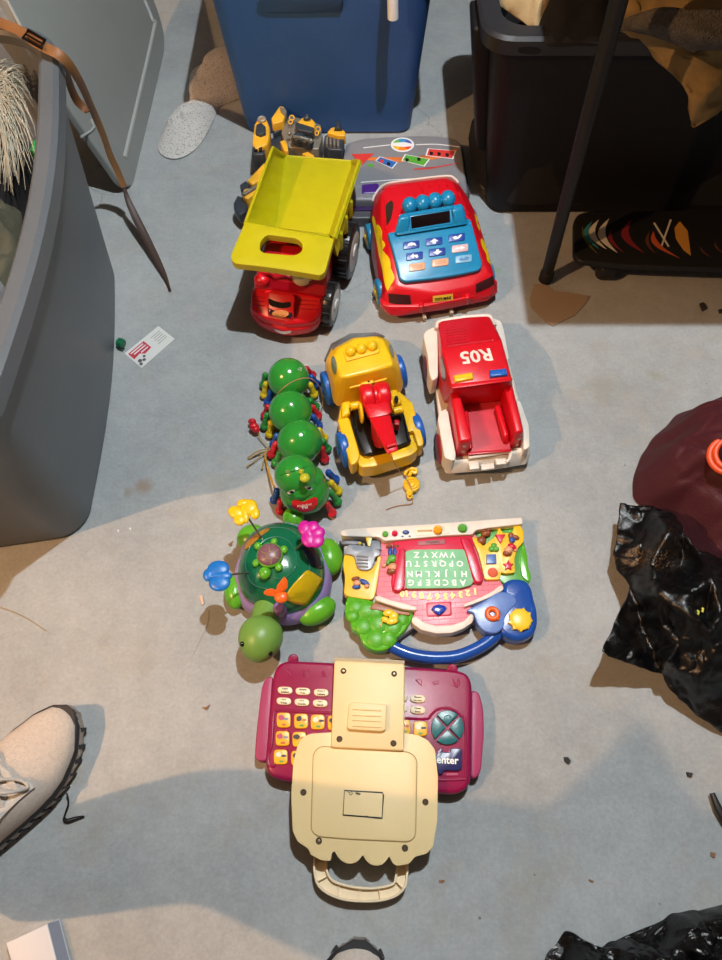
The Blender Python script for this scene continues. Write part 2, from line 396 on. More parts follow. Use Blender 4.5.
# contents: dark cloth, spread to stand in for inner shade; olive cloth, bird-like feathers
olive = mat('olive_cloth', '#4b4a3c', .9, bump=.5, bscale=200, var=.2); dkc = mat('charcoal_cloth', '#101113', .95, bump=.4, bscale=120)
m = MB(); heap(m, [(-.523, .6, 0), (-.550, .9, 0), (-.598, 1.13, 0), (-.65, 1.185, 0), (-.85, 1.175, 0), (-1.04, 1.0, 0), (-1.03, .6, 0), (-.8, .53, 0), (-.60, .54, 0)], (-.8, .85, 0), .165, z0=.20, amp=.012, sc=7, fold=.008, p=16)  # heap also hides the back wall, its black replacing the shade there
solo('dark_garment', m, dkc, 'black clothes filling the grey tote under the feathers, spread wide to stand in for its inner shade', 'clothing', (-.8, .85, .20))
m = MB(); heap(m, [P(x, y, .33) for x, y in [(-10, 205), (12, 205), (22, 225), (24, 262), (16, 300), (-12, 310)]], P(2, 255, .33), .035, z0=.325, amp=.012, sc=22, fold=.012, rings=16, seed=5)
solo('olive_garment', m, olive, 'dark olive fabric lying in the grey tote below the feathers', 'clothing', P(2, 255, .325))
m = MB(); heap(m, [P(x, y, .33) for x, y in [(-16, 292), (4, 275), (12, 290), (8, 330), (-6, 370), (-20, 370)]], P(-5, 325, .33), .05, z0=.325, amp=.012, sc=22, fold=.02, rings=16, seed=8)
solo('grey_garment', m, mat('grey_cloth', '#86878a', .9, bump=.4, bscale=150), 'pale grey fabric in the near part of the grey tote', 'clothing', P(-5, 325, .325))
m = MB(); rr = random.Random(3)
for i in range(330):
    th = rr.uniform(-8, 92)*PI/180; Lp = rr.uniform(46, 88)*(1 if th > .6 else .62); ax_, ay_ = rr.uniform(-16, 2), rr.uniform(72, 108)
    ex = min(ax_+Lp*math.cos(th)*.62, 39-max(0, 100-ay_)*.05); ey = ay_+Lp*math.sin(th)*1.1
    a = P(ax_, ay_, .40); b = P(ex, ey, .375); c = (a+b)/2 + Vector((rr.uniform(.0, .025), rr.uniform(.01, .035), rr.uniform(.01, .035)))
    pts = [a.lerp(c, u).lerp(c.lerp(b, u), u) + Vector((rr.gauss(0, .0012), rr.gauss(0, .0012), 0)) for u in [j/8 for j in range(9)]]
    m.tube(pts, [.0009]*5+[.0008, .0007, .0005, .0003], n=4)
solo('feather_trim', m, mat('cream_feather', '#a5a190', .8, var=.1), 'long cream feathery fringe spilling inside the grey tote', 'feathers', P(10, 110, .37), kind='stuff')
m = MB(); m.slab(rnd([P(-6, 40, .39), P(4, 46, .395), P(9, 70, .37), P(-4, 66, .36)], .005), (0, 0, -.01), .002); solo('white_cloth_scrap', m, mat('pale_cloth', '#a9adb0', .9), 'pale grey cloth corner standing in the grey tote near the belt', 'cloth', P(2, 60, .36))
m = MB(); m.box(P(37, 152, .34), (.010, .03, .03), .004); solo('green_toy_piece', m, plastic('green_piece', '#3f9a4a'), 'small green plastic piece half hidden inside the grey tote', 'toy', P(37, 152, .325))
# belt over the corner
leather = mat('tan_leather', '#8a5f38', .55, bump=.3, bscale=150, var=.2, vscale=20); darkle = mat('dark_leather', '#3a241b', .5, bump=.3, bscale=200, var=.2, vscale=40)
t = thing('leather_belt', 'tan leather belt hanging over the corner of the grey tote to the floor', 'belt', P(170, 290, 0))
pp = [(-6, 20, .437), (6, 25, .438), (20, 31, .44), (32, 40, .441), (46, 48, .441), (58, 54, .437), (68, 63, .42), (76, 75, .39), (83, 88, .35), (90, 104, .30), (97, 120, .25), (104, 137, .205), (110, 155, .16), (118, 172, .12), (124, 187, .09)]
m = MB(); m.tube(spl([P(*q) for q in pp], 4, closed=False), [.0088]*57, n=8, flat=(.3, -.6, .75)); obj('strap', m, leather, t)
m = MB(); q2 = spl([P(*q) for q in [(63, 57, .425), (66, 70, .38), (70, 85, .33), (76, 99, .29), (84, 108, .27), (88, 112, .268)]], 4, closed=False); m.tube(q2, [.006+.003*math.sin(PI*i/(len(q2)-1)) for i in range(len(q2))], n=8, flat=(.3, -.6, .75)); obj('strap', m, mat('brown_leather', '#6e4423', .6, bump=.3, bscale=150), t)
q3 = spl([P(*q) for q in [(124, 187, .09), (128, 200, .07), (135, 216, .05), (146, 238, .03), (158, 262, .014), (166, 279, .006), (170, 291, .004)]], 4, closed=False)
m = MB(); m.tube(q3, [.003+.006*math.sin(PI*min(1, i/(len(q3)-1)*1.1)) for i in range(len(q3))], n=8, flat=(.3, -.5, .9)); obj('belt_tail', m, darkle, t, label='dark worn end of the belt')
m = MB(); a, b, c_, d_ = P(23, 38, .447), P(28, 30, .447), P(45, 40, .447), P(41, 48, .447); m.tube([a, b, c_, d_], .0028, n=6, closed=True); m.tube([(a+b)/2, (c_+d_)/2], .0018, n=6); obj('buckle', m, mat('dark_metal', '#3c3430', .3, metal=.9), t)
# ------------------------------------------------------------------ grey lid leaning behind the tote
lid_m = mat('grey_lid_plastic', '#8c8f8c', .45, bump=.1, bscale=250, var=.06, vscale=6)
pl = Plane(P(131, 187, .004), P(165, 45, .004), P(5, 0, .40))
t = thing('tote_lid', 'light grey tote lid leaning on edge behind the grey tote', 'lid', P(140, 120, 0))
out = [(131, 187), (137, 180), (165, 50), (165, 36), (160, 15), (146, -22), (134, -60), (-30, -60), (5, 0), (60, 95), (122, 184)]
m = MB(); L_ = rnd([pl.at(*q) for q in out], [.012, .012, .02, .02, .03, .03, .03, .03, .1, .1, .012]); m.slab(L_, -pl.n*.016, .005); body = obj('panel', m, lid_m, t)
m = MB(); rg = [(124, 158), (153, 32), (152, 20), (140, -10), (130, -40)]
m.tube(spl([pl.at(*q, off=-.001) for q in rg], 5, closed=False), .0062, n=8); m.tube(spl([pl.at(*q, off=.001) for q in [(2, -8), (12, 10), (24, 33)]], 4, closed=False), .0035, n=8)
obj('ridge', m, mat('grey_lid_edge', '#a9aba8', .45), t)
m = MB(); m.tube([pl.at(*q, off=.001) for q in [(81, 137), (91, 131), (94, 127), (91, 119)]], .0025, n=6); obj('latch_tab', m, MATS['grey_lid_edge'], t)
# ------------------------------------------------------------------ sock
sock = mat('speckled_sock', '#cfccc8', .95, bump=.9, bscale=350, col2='#86827e', vscale=300, thr=(.54, .66), bdist=.003)
oS = [(160, 143), (166, 127), (181, 113), (190, 101), (189, 86), (193, 72), (203, 65), (208, 55), (222, 50), (236, 55), (246, 80), (238, 97), (220, 105), (213, 117), (207, 130), (196, 146), (180, 155), (166, 153)]
m = MB(); heap(m, [P(197+(x-197)*1.07, 104+(y-104)*1.06, .004) for x, y in oS], P(197, 112, .004), .03, z0=.004, amp=.003, sc=22, rings=16, p=2.6, k=4, top=lambda b: .028+.016*max(0, math.sin((b.y-1.55)*22))*(1 if b.y > 1.62 else .2))
solo('sock', m, sock, 'grey and white speckled knit sock crumpled on the floor beside the blue bin', 'sock', P(197, 112, 0))
# ------------------------------------------------------------------ blue bin
VC = View(150, 0, 2.49)
bl = mat('blue_bin_plastic', '#2c5590', .5, bump=.25, bscale=120, var=.1, vscale=6)
t = thing('blue_bin', 'blue plastic storage bin standing behind the toys at the top', 'storage bin', (-.07, 1.8, 0))
def rbox(z, x0, x1, y0, y1, r, n=5):
    o = []
    for cx, cy, s in ((x1-r, y0+r, -PI/2), (x1-r, y1-r, 0), (x0+r, y1-r, PI/2), (x0+r, y0+r, PI)):
        for i in range(n+1): a = s+i/n*PI/2; o.append(Vector((cx+r*math.cos(a), cy+r*math.sin(a), z)))
    return o
bx0, bx1, by0 = P(246, 134).x, P(411, 130).x, P(330, 136).y+.008
m = MB(); m.loft([rbox(0, bx0+.008, bx1-.008, by0+.006, by0+.36, .03), rbox(.006, bx0, bx1, by0, by0+.37, .035), rbox(.40, bx0-.038, bx1+.03, by0-.022, by0+.41, .04), rbox(.40, bx0-.034, bx1+.026, by0-.018, by0+.406, .037), rbox(.03, bx0+.006, bx1-.006, by0+.006, by0+.36, .03)]); body = obj('body', m, bl, t)
T = bvh(body)
m = MB(); a, _ = hit(T, 262, 3, .001); b, _ = hit(T, 343, 2, .001)
m.hull([a+Vector((0, -.001, 0)), b+Vector((0, -.001, 0)), a+Vector((.004, -.001, -.02)), b+Vector((-.004, -.001, -.02)), a+Vector((-.006, -.014, .03)), b+Vector((.006, -.014, .03)), a+Vector((0, .012, .03)), b+Vector((0, .012, .03))], .006); obj('grip_ledge', m, bl, t)
m = MB(); zr = .41; m.loft([rbox(.395, bx0-.052, bx1+.044, by0-.036, by0+.424, .045), rbox(.415, bx0-.052, bx1+.044, by0-.036, by0+.424, .045), rbox(.415, bx0-.034, bx1+.026, by0-.018, by0+.406, .04), rbox(.395, bx0-.034, bx1+.026, by0-.018, by0+.406, .04), rbox(.395, bx0-.052, bx1+.044, by0-.036, by0+.424, .045)], cap=False); obj('rim', m, bl, t)
m = MB(); a, _ = hit(T, 393, 18, .0); a = a+(CAM-a).normalized()*.055; m.tube(spl([Vector((a.x-.004, by0-.010, .426)), Vector((a.x-.004, by0-.048, .424)), Vector((a.x-.003, min(a.y, by0-.052), .37)), a], 4, closed=False), .0115, n=16); obj('handle', m, plastic('ivory_plastic', '#f2f4f8', .5), t, label='white handle end hanging over the rim')
# ------------------------------------------------------------------ black tote, clothes, folding table leg at upper right
VD = View(440, 0, 2.56)
bk = mat('black_tote_plastic', '#101014', .55, spec=.3, bump=.2, bscale=120, var=.1)
t = thing('black_tote', 'big black plastic tote under the table at upper right', 'tote', (.6, 1.5, 0))
m = MB(); m.loft([rbox(0, .305, .95, 1.325, 1.70, .03), rbox(.008, .295, .96, 1.315, 1.71, .035), rbox(.37, .246, .99, 1.322, 1.74, .05), rbox(.40, .238, 1.0, 1.318, 1.75, .05), rbox(.40, .256, .98, 1.336, 1.73, .045), rbox(.02, .312, .94, 1.335, 1.69, .03)]); body = obj('body', m, bk, t)
m = MB(); R = [rbox(.372, .244, .998, 1.322, 1.748, .05), rbox(.372, .226, 1.014, 1.306, 1.764, .055), rbox(.40, .222, 1.018, 1.302, 1.768, .058), rbox(.406, .228, 1.012, 1.308, 1.762, .055), rbox(.406, .262, .98, 1.342, 1.73, .045), rbox(.395, .265, .977, 1.345, 1.727, .045)]; m.loft(R, cap=False); rim = obj('rim', m, mat('black_rim', '#25262b', .4, spec=.4), t)
T = bvh(body, rim); m = MB(); decal(m, T, [(518, 49), (526, 47), (538, 48), (541, 51), (535, 54), (521, 53)], .001); obj('grip_slot', m, mat('slot_black', '#08080a', .8), t)
for x in ():
    m = MB(); m.hull([(x, 1.318, .01), (x+.05, 1.318, .01), (x-.004, 1.288, .37), (x+.054, 1.288, .37), (x, 1.34, .01), (x+.05, 1.34, .01), (x, 1.31, .37), (x+.05, 1.31, .37)], .006); obj('wall_rib', m, bk, t)
# side handle seen at the left of the tote
m = MB(); m.hull([(.262, 1.40, .10), (.262, 1.46, .10), (.212, 1.38, .38), (.212, 1.48, .38), (.25, 1.38, .38), (.25, 1.48, .38), (.29, 1.40, .10), (.29, 1.46, .10)], .008); obj('side_grip', m, bk, t)
navy = mat('black_cloth', '#0d0e13', .9, bump=.4, bscale=90); tan = mat('tan_canvas', '#8f7648', .85, bump=.4, bscale=300, var=.15, vscale=12); sherpa = mat('grey_sherpa', '#59544c', .98, bump=1, bscale=260, var=.35, vscale=90, bdist=.006)
def sheet(name, grid, mm, label, cat, thick=.004, sub=5, amp=.006, sc=14, seed=0, loc=None):
    """cloth draped through a grid of surveyed points"""
    rows = [spl(r, sub, closed=False) for r in grid]; cols = list(zip(*rows)); g = [spl(list(c), sub, closed=False) for c in cols]
    mb = MB(); vs = []
    for i, r in enumerate(g):
        L = []
        for j, p in enumerate(r):
            w = fbm((p.x*1+seed, p.y, p.z), sc)*amp; L.append(mb.bm.verts.new(p + Vector((w*.3, -w, w))))
        vs.append(L)
    for a, b in zip(vs, vs[1:]):
        for i in range(len(a)-1): mb.bm.faces.new((a[i], a[i+1], b[i+1], b[i]))
    l = Vector(loc) if loc else min((p for r in grid for p in r), key=lambda q: q.z)
    o = solo(name, mb, mm, label, cat, l, smooth=80); cloth_thick(o, thick); return o
# black cloth lump in tote, cream cloth, tan jacket with sherpa lining
m = MB(); heap(m, [(.30, 1.34, 0), (.30, 1.66, 0), (.6, 1.70, 0), (.95, 1.68, 0), (.95, 1.34, 0), (.6, 1.32, 0)], (.6, 1.5, 0), .36, z0=.03, amp=.03, sc=9, fold=.02, p=6)
solo('dark_clothes', m, navy, 'dark clothes filling the black tote', 'clothing', (.6, 1.5, .03))
m = MB(); heap(m, [P(505, -12, .40), P(502, 0, .40), P(512, 8, .40), P(526, 18, .40), P(540, 26, .40), P(556, 10, .40), P(550, -15, .40)], P(530, 2, .40), .05, z0=.392, amp=.01, sc=25, fold=.01, rings=14)
solo('cream_garment', m, mat('cream_cloth', '#b09e78', .9, bump=.4, bscale=200), 'cream garment lying at the left end of the black tote', 'clothing', P(530, 4, .392))
sheet('tan_jacket', [[P(612, -20, .50), P(660, -22, .51), P(700, -25, .51), P(760, -25, .5)], [P(612, 8, .49), P(650, 12, .50), P(690, 14, .50), P(760, 16, .49)], [P(618, 26, .46), P(655, 34, .455), P(700, 40, .45), P(765, 44, .44)], [P(640, 40, .42), P(668, 62, .41), P(712, 72, .40), P(768, 60, .39)], [P(682, 92, .36), P(692, 108, .345), P(706, 112, .34), P(768, 74, .35)], [P(694, 122, .315), P(698, 126, .31), P(704, 122, .312), P(768, 80, .33)]], tan, 'tan canvas jacket draped over the front of the black tote', 'jacket', amp=.016, sc=22)
sheet('sherpa_lining', [[P(612, 24, .48), P(655, 8, .52), P(700, 10, .53), P(765, 8, .52)], [P(622, 31, .475), P(660, 24, .505), P(700, 28, .51), P(765, 30, .50)], [P(640, 33, .47), P(672, 38, .485), P(715, 42, .49), P(768, 46, .48)], [P(684, 46, .465), P(696, 52, .46), P(712, 50, .46), P(768, 52, .46)]], sherpa, 'grey fleece lining folded out on top of the tan jacket', 'fleece', thick=.012, amp=.006, sc=40)
m = MB(); heap(m, [P(548, -30, .40), P(540, 0, .40), P(542, 38, .40), P(575, 42, .40), P(612, 38, .40), P(622, 10, .40), P(618, -30, .40)], P(582, 6, .40), .06, z0=.395, amp=.012, sc=16, fold=.01, rings=14, seed=3)
solo('black_jacket', m, navy, 'black garment hanging between the cream cloth and the tan jacket', 'clothing', P(582, 6, .395))
# folding table whose leg stands on the floor
t = thing('folding_table', 'black table leg rising from the floor to a table above', 'table', P(545, 280, 0))
foot = P(545, 281, .0); topx = Vector((foot.x-.030, foot.y+.004, .735))
m = MB(); m.cyl(foot+Vector((0, 0, .012)), topx, .0125, .0145, n=20); obj('leg', m, mat('black_steel', '#0b0b0c', .5), t)
m = MB(); m.cyl(foot+Vector((0, 0, .003)), foot+Vector((-.0008, 0, .03)), .0155, .0145, n=20, bev=.003); obj('rubber_foot', m, mat('black_rubber', '#0c0c0c', .7), t)
for x, y in ((foot.x, 1.75), (1.62, foot.y), (1.62, 1.75)):
    m = MB(); m.cyl((x, y, .003), (x, y, .735), .0115, n=16); obj('leg', m, MATS['black_steel'], t)
m = MB(); m.box((.315+.70, .971+.46, .75), (1.40, .92, .03), .006); obj('tabletop', m, mat('table_grey', '#a09c94', .5), t)
# torn cardboard under the leg
m = MB(); cb = [(534, 284), (545, 284), (556, 291), (567, 292), (590, 296), (584, 305), (575, 315), (562, 321), (553, 326), (545, 321), (531, 307), (530, 297)]
m.slab([P(x, y, .0025) for x, y in cb], (0, 0, -.002)); solo('cardboard_scrap', m, mat('cardboard', '#988672', .85, bump=.3, bscale=120, var=.1), 'torn brown cardboard scrap under the foot of the black table leg', 'cardboard', P(560, 305, 0))
# ------------------------------------------------------------------ long black board with coloured arcs
VE = View(500, 180, 3.252)
t = thing('skateboard', 'long black board with coloured arc graphics lying in front of the black tote', 'board', P(640, 240, 0))
m = MB(); bz = .062; bo = [VE(*q, bz) for q in [(240, 130), (255, 108), (290, 100), (720, 96), (1150, 92), (1150, 290), (720, 288), (400, 276), (330, 270), (255, 262), (240, 240)]]
m.slab(rnd(bo, [.02, .02, .02, .1, .02, .02, .1, .02, .02, .02, .02]), (0, 0, -.012), .004); deck = obj('deck', m, mat('black_board', '#0f0f10', .6, bump=.3, bscale=500), t)
T = bvh(deck)
T_at = lambda q: P(q[0], q[1], bz+.0007)
def arc(a0, b0, w, h, bend, flip=1):      # crescent in crop pixels
    o = []; n = 14
    for i in range(n+1): u = i/n; o.append((a0+u*w - bend*math.sin(PI*u), b0+u*h))
    for i in range(n-1, 0, -1): u = i/n; o.append((a0+u*w - bend*math.sin(PI*u)*.5, b0+u*h))
    return o
ms = {'teal': '#2d7f86', 'bone': '#cfc9ba', 'wine': '#7d1f2c', 'orange': '#b5532c', 'amber': '#c28a35', 'olive': '#5a5a2a', 'brown': '#5c3322'}
for x, y, w, h, bd, c in [(268, 148, 50, 92, 18, 'olive'), (300, 133, 22, 90, 40, 'teal'), (322, 128, 24, 96, 46, 'bone'), (356, 124, 26, 112, 50, 'bone'), (362, 160, 40, 74, 26, 'wine'), (428, 128, 40, 108, 52, 'wine'), (488, 165, 16, 72, 22, 'brown'), (500, 165, 84, 88, 42, 'orange'), (585, 134, 36, 112, 48, 'amber'), (652, 215, 32, 34, 10, 'brown'), (700, 200, 30, 40, 12, 'brown')]:
    if c == 'amber': sh = [(585, 134), (610, 165), (621, 245), (598, 228), (572, 190), (568, 155)]
    else: sh = arc(x, y, w, h, bd)
    m = MB(); m.slab([T_at(VE.px(*q)) for q in sh], (0, 0, -.0008)); obj('arc_graphic', m, mat('board_'+c, ms[c], .6), deck, label=None)
m = MB()
for a, b in (((500, 140), (548, 218)), ((555, 130), (525, 215))):
    d = Vector((b[0]-a[0], b[1]-a[1], 0)).normalized(); q = Vector((-d.y, d.x, 0))*3
    decal(m, T, [VE.px(a[0]+q.x, a[1]+q.y), VE.px(b[0]+q.x, b[1]+q.y), VE.px(b[0]-q.x, b[1]-q.y), VE.px(a[0]-q.x, a[1]-q.y)], .0012, rings=1, k=1, smooth=False)
obj('cross_graphic', m, MATS['board_bone'], deck)
for px, py in ((345, 285), (345, 150), (1050, 285), (1050, 150)):
    c = VE(px, py, .025); m = MB(); m.cyl(c-Vector((.018, 0, 0)), c+Vector((.018, 0, 0)), .0245, n=24, bev=.006); obj('wheel', m, mat('black_wheel', '#151515', .5), t)
for px in (345, 1050):
    a, b = VE(px, 285, .03), VE(px, 150, .03); m = MB(); m.tube([a, b], .006); m.box((a+b)/2+Vector((0, 0, .01)), (.05, .05, .022), .005); obj('axle', m, mat('axle_metal', '#6b6b6b', .4, metal=.8), t)
def wheel(par, c, axis, R, w, tyre, hub, name='wheel', tread=0, hubr=.6, sub=True):
    c = Vector(c); ax = Vector(axis).normalized(); m = MB(); m.cyl(c-ax*w/2, c+ax*w/2, R, n=32, bev=min(.006, w*.3))
    if tread:
        q = ax.to_track_quat('Z', 'Y')
        for i in range(tread):
            a = 2*PI*i/tread; d = q @ Vector((math.cos(a), math.sin(a), 0)); tg = ax.cross(d)
            M = Matrix((d, tg, ax)).transposed(); m.box(c+d*(R-.0005), (.004, R*.16, w*.86), .001, M, seg=1)
    o = obj(name, m, tyre, par)
    m = MB(); m.cyl(c-ax*(w/2+.0006), c+ax*(w/2+.0006), R*hubr, n=24, bev=.002); m.cyl(c-ax*(w/2+.004), c+ax*(w/2+.004), R*hubr*.4, n=16, bev=.002)
    if sub: obj('hub', m, hub, o)
    return o
red = plastic('red_plastic', '#d00f20'); redd = plastic('deep_red_plastic', '#b80d20'); white = plastic('ivory_toy_plastic', '#e2dace', .45, var=.1)
yel = plastic('yellow_plastic', '#efc11c'); lemon = plastic('lemon_plastic', '#bdb506', .45); blue = plastic('blue_plastic', '#1b5fb8'); blk = plastic('black_plastic', '#161618', .4)
green = plastic('green_plastic', '#2f8f2e', .22); orange = plastic('orange_plastic', '#ee6a22'); grey = plastic('grey_plastic', '#8b9198')
rubber = mat('tyre_black', '#18181a', .3, bump=.2, bscale=200)
# ================================================================== rescue pickup
V = View(410, 305, 5.333)
t = thing('toy_pickup_truck', 'red and white toy pickup truck with R05 on its roof', 'toy truck', V(370, 480, 0))
m = MB(); m.hull([V(*q, .034) for q in [(150, 200), (440, 130), (520, 290), (590, 545), (632, 780), (195, 840), (155, 630), (140, 470)]] + [V(*q, .018) for q in [(140, 200), (460, 120), (530, 300), (600, 560), (632, 800), (195, 870), (160, 640), (135, 480)]], .004); obj('chassis', m, white, t)
roof = [(170, 234), (486, 184), (543, 396), (220, 440)]; zt = .130
base = [(150, 110, .06), (425, 70, .06), (510, 260, .05), (548, 430, .05), (510, 512, .058), (272, 532, .058), (180, 525, .045), (150, 440, .045), (146, 300, .05)]
hood = [(150, 98, .088), (170, 84, .088), (300, 66, .088), (415, 60, .088), (432, 72, .088)]
m = MB(); m.hull([V(*q, zt) for q in roof] + [V(180, 222, zt-.004), V(480, 174, zt-.004)] + [V(x, y, z) for x, y, z in base+hood], .007, ang=14); cab = obj('cab', m, red, t, smooth=42)
T = bvh(cab)
m = MB()
for i in range(6): 
    y = 125+i*15; a, _ = hit(T, *V.px(190, y+12), .0); b, _ = hit(T, *V.px(300, y-2), .0); m.tube([a, b], .0008, n=5)
for a_, b_ in (((162, 228), (490, 180)),):
    q = [hit(T, *V.px(a_[0]+(b_[0]-a_[0])*i/8, a_[1]+(b_[1]-a_[1])*i/8), .0)[0] for i in range(9)]; m.tube([p for p in q if p], .0008, n=5)
obj('seam', m, mat('seam_dark', '#9a1424', .5), t)
m = MB(); c, n_ = hit(T, *V.px(352, 271), .0002); xr = V(270, 282, zt)-V(440, 260, zt); yr = V(352, 320, zt)-V(345, 240, zt); text(m, 'R05', c, xr, yr, .03, th=.0006, bold=.0008, fit=xr.length*.97); obj('roof_lettering', m, white, cab)
for c4, mm, nm in (([(234, 372), (334, 356), (340, 390), (240, 408)], yel, 'yellow'), ([(424, 345), (514, 334), (522, 370), (428, 381)], blue, 'blue')):
    m = MB(); m.slab([V(x, y, zt+.006) for x, y in c4], (0, 0, -.014), .003); obj('roof_light', m, mm, t, label=nm+' roof light')
m = MB(); m.hull([V(215, 420, zt+.001), V(545, 388, zt+.001), V(220, 448, zt+.001), V(548, 405, zt+.001), V(222, 448, .105), V(548, 405, .105), V(215, 420, .105), V(545, 385, .105)], .003); obj('roof_edge', m, red, t)
m = MB(); q = [V(*q, .080) for q in [(146, 128), (147, 104), (168, 88), (290, 68), (408, 60), (430, 72), (450, 112)]]; m.tube(spl(q, 4, closed=False), .0048, n=8); obj('front_trim', m, white, t)
# left window and door pillar
m = MB(); decal(m, T, [V.px(*q) for q in [(168, 262), (178, 300), (190, 350), (190, 400), (176, 400), (166, 330)]], .0008); 
if m.bm.faces: obj('side_window', m, mat('dark_glass', '#3b4450', .15), t)
m = MB(); m.slab([V(*q, .056) for q in [(285, 500), (500, 500), (540, 785), (320, 795)]], (0, 0, -.02), .001); obj('bed_floor', m, mat('worn_red_plastic', '#c5303f', .5, var=.15, vscale=40), t)
for nm, tp, rear in (('l', [(213, 452), (262, 448), (332, 706), (330, 722), (262, 728)], 0), ('r', [(498, 418), (546, 412), (606, 660), (606, 676), (560, 680)], 1)):
    m = MB(); top = [V(x, y, .102) for x, y in tp]; m.hull(top + [Vector((p.x, p.y, .045)) for p in top], .005); w = obj('bed_wall', m, red, t, smooth=42); Tw = bvh(w)
    for q in ([(290, 752), (284, 782)] if not rear else [(583, 714), (573, 745)]):
        c, n_ = hit(Tw, *V.px(*q), 0)
        if c: m = MB(); m.cyl(c-n_*.001, c+n_*.0012, .0034, n=16, bev=.0006); obj('tail_light', m, mat('silver_lens', '#c9b0a4', .3), w)
m = MB(); m.hull([V(x, y, .068) for x, y in [(288, 565), (308, 562), (332, 760), (318, 768)]]+[V(x, y, .056) for x, y in [(284, 570), (312, 566), (336, 765), (318, 775)]], .004); obj('bed_bench', m, red, t)
m = MB(); m.hull([V(x, y, .075) for x, y in [(448, 535), (478, 528), (528, 690), (500, 702)]]+[V(x, y, .056) for x, y in [(450, 545), (486, 540), (535, 745), (498, 748)]], .006); obj('bed_bench', m, red, t)
m = MB(); m.hull([V(x, y, .062) for x, y in [(305, 785), (540, 768), (540, 782), (306, 800)]]+[V(x, y, .04) for x, y in [(305, 785), (540, 768), (540, 782), (306, 800)]], .002); obj('tailgate', m, redd, t)
for nm, o_ , z in (('fl', [(70, 160), (84, 135), (135, 112), (150, 150), (154, 280), (150, 385), (118, 405), (102, 360), (94, 270)], .074), ('fr', [(432, 66), (484, 84), (500, 130), (516, 215), (528, 285), (515, 300), (490, 190), (455, 115)], .074),
                   ('rl', [(148, 606), (158, 570), (188, 552), (202, 560), (222, 680), (246, 800), (238, 832), (184, 815), (164, 700)], .066), ('rr', [(566, 504), (590, 514), (634, 640), (640, 758), (606, 776), (604, 662)], .066)):
    m = MB(); top = rnd([V(x, y, z) for x, y in o_], .006, 3); m.slab(top, (0, 0, -z+.028), .006); obj('fender', m, white, t, smooth=45)
m = MB(); m.hull([V(x, y, .048) for x, y in [(180, 812), (240, 830), (312, 838), (540, 795), (606, 780), (642, 752)]]+[V(x, y, .020) for x, y in [(180, 850), (183, 900), (205, 905), (420, 888), (618, 856), (636, 830), (640, 790)]], .004); bp_ = obj('rear_bumper', m, white, t)
for q, z in (([(312, 842), (366, 836), (372, 872), (320, 878)], .052), ([(376, 850), (448, 842), (452, 872), (380, 880)], .044), ([(455, 822), (512, 815), (522, 845), (462, 852)], .052)):
    m = MB(); top = [V(x, y, z) for x, y in q]; m.hull(top+[Vector((p.x, p.y+.004, z-.012)) for p in top], .0015); obj('bumper_step', m, white, t)
m = MB(); m.tube(spl([V(x, y, .054) for x, y in [(312, 815), (420, 800), (522, 785), (535, 800), (528, 825), (512, 838)]], 4, closed=False), .003); obj('tow_bar', m, white, t)
ax = (V(500, 320, .03)-V(75, 345, .03)).normalized()
for px, py, R in ((104, 335, .029), (172, 765, .029)):
    c = V(px, py, .029); wheel(t, c, ax, R, .02, mat('dark_red_wheel', '#8c1c28', .5), redd, sub=False)
for px, py in ((470, 280), (560, 700)): wheel(t, V(px, py, .029), ax, .029, .018, MATS['dark_red_wheel'], redd, sub=False)
# ================================================================== yellow tow truck
V = View(310, 320, 5.05)
t = thing('toy_tow_truck', 'yellow toy tow truck with blue wheels and a red crane', 'toy truck', V(330, 500, 0))
grow = lambda L, dx=0, dy=0: [(x+dx, y+dy) for x, y in L]
m = MB(); m.hull([V(x, y, .128) for x, y in [(150, 140), (235, 92), (325, 84), (370, 98), (415, 205), (420, 228), (300, 262), (180, 290), (150, 285), (118, 190)]] +
    [V(x, y, .095) for x, y in [(82, 205), (110, 140), (200, 88), (330, 78), (400, 104), (440, 190), (456, 262), (152, 325), (120, 330)]] +
    [V(x, y, .045) for x, y in [(72, 225), (95, 150), (200, 90), (335, 72), (400, 105), (450, 200), (474, 330), (462, 372), (390, 392), (150, 445), (122, 432), (84, 300)]], .007, ang=12); cab = obj('cab', m, yel, t, smooth=45)
T = bvh(cab)
m = MB(); m.hull([V(x, y, .112) for x, y in [(120, 150), (160, 112), (230, 86), (320, 78)]]+[V(x, y, .07) for x, y in [(66, 215), (72, 190), (104, 118), (200, 66), (330, 60), (385, 80)]]+[V(x, y, .05) for x, y in [(80, 220), (110, 150), (210, 95), (380, 95)]], .005); obj('windshield', m, mat('grey_windshield', '#6b6f72', .25), t)
m = MB(); m.slab(rnd([V(x, y, .1315) for x, y in [(166, 150), (335, 104), (352, 162), (182, 208)]], .004), (0, 0, -.008), .001); plat = obj('lamp_base', m, yel, t)
for q in ((205, 160), (259, 147), (314, 132)):
    m = MB(); m.ball(V(*q, .133), (.0100, .0112, .010)); obj('roof_lamp', m, yel, t)
for L in ([(112, 190), (122, 186), (134, 215), (137, 250), (130, 276), (118, 262), (110, 225)], [(398, 122), (404, 122), (418, 150), (424, 185), (418, 190), (404, 160)]):
    m = MB(); decal(m, T, [V.px(*q) for q in L], .001)
    if m.bm.faces: obj('side_window', m, mat('smoky_window', '#6f7d74', .2), t)
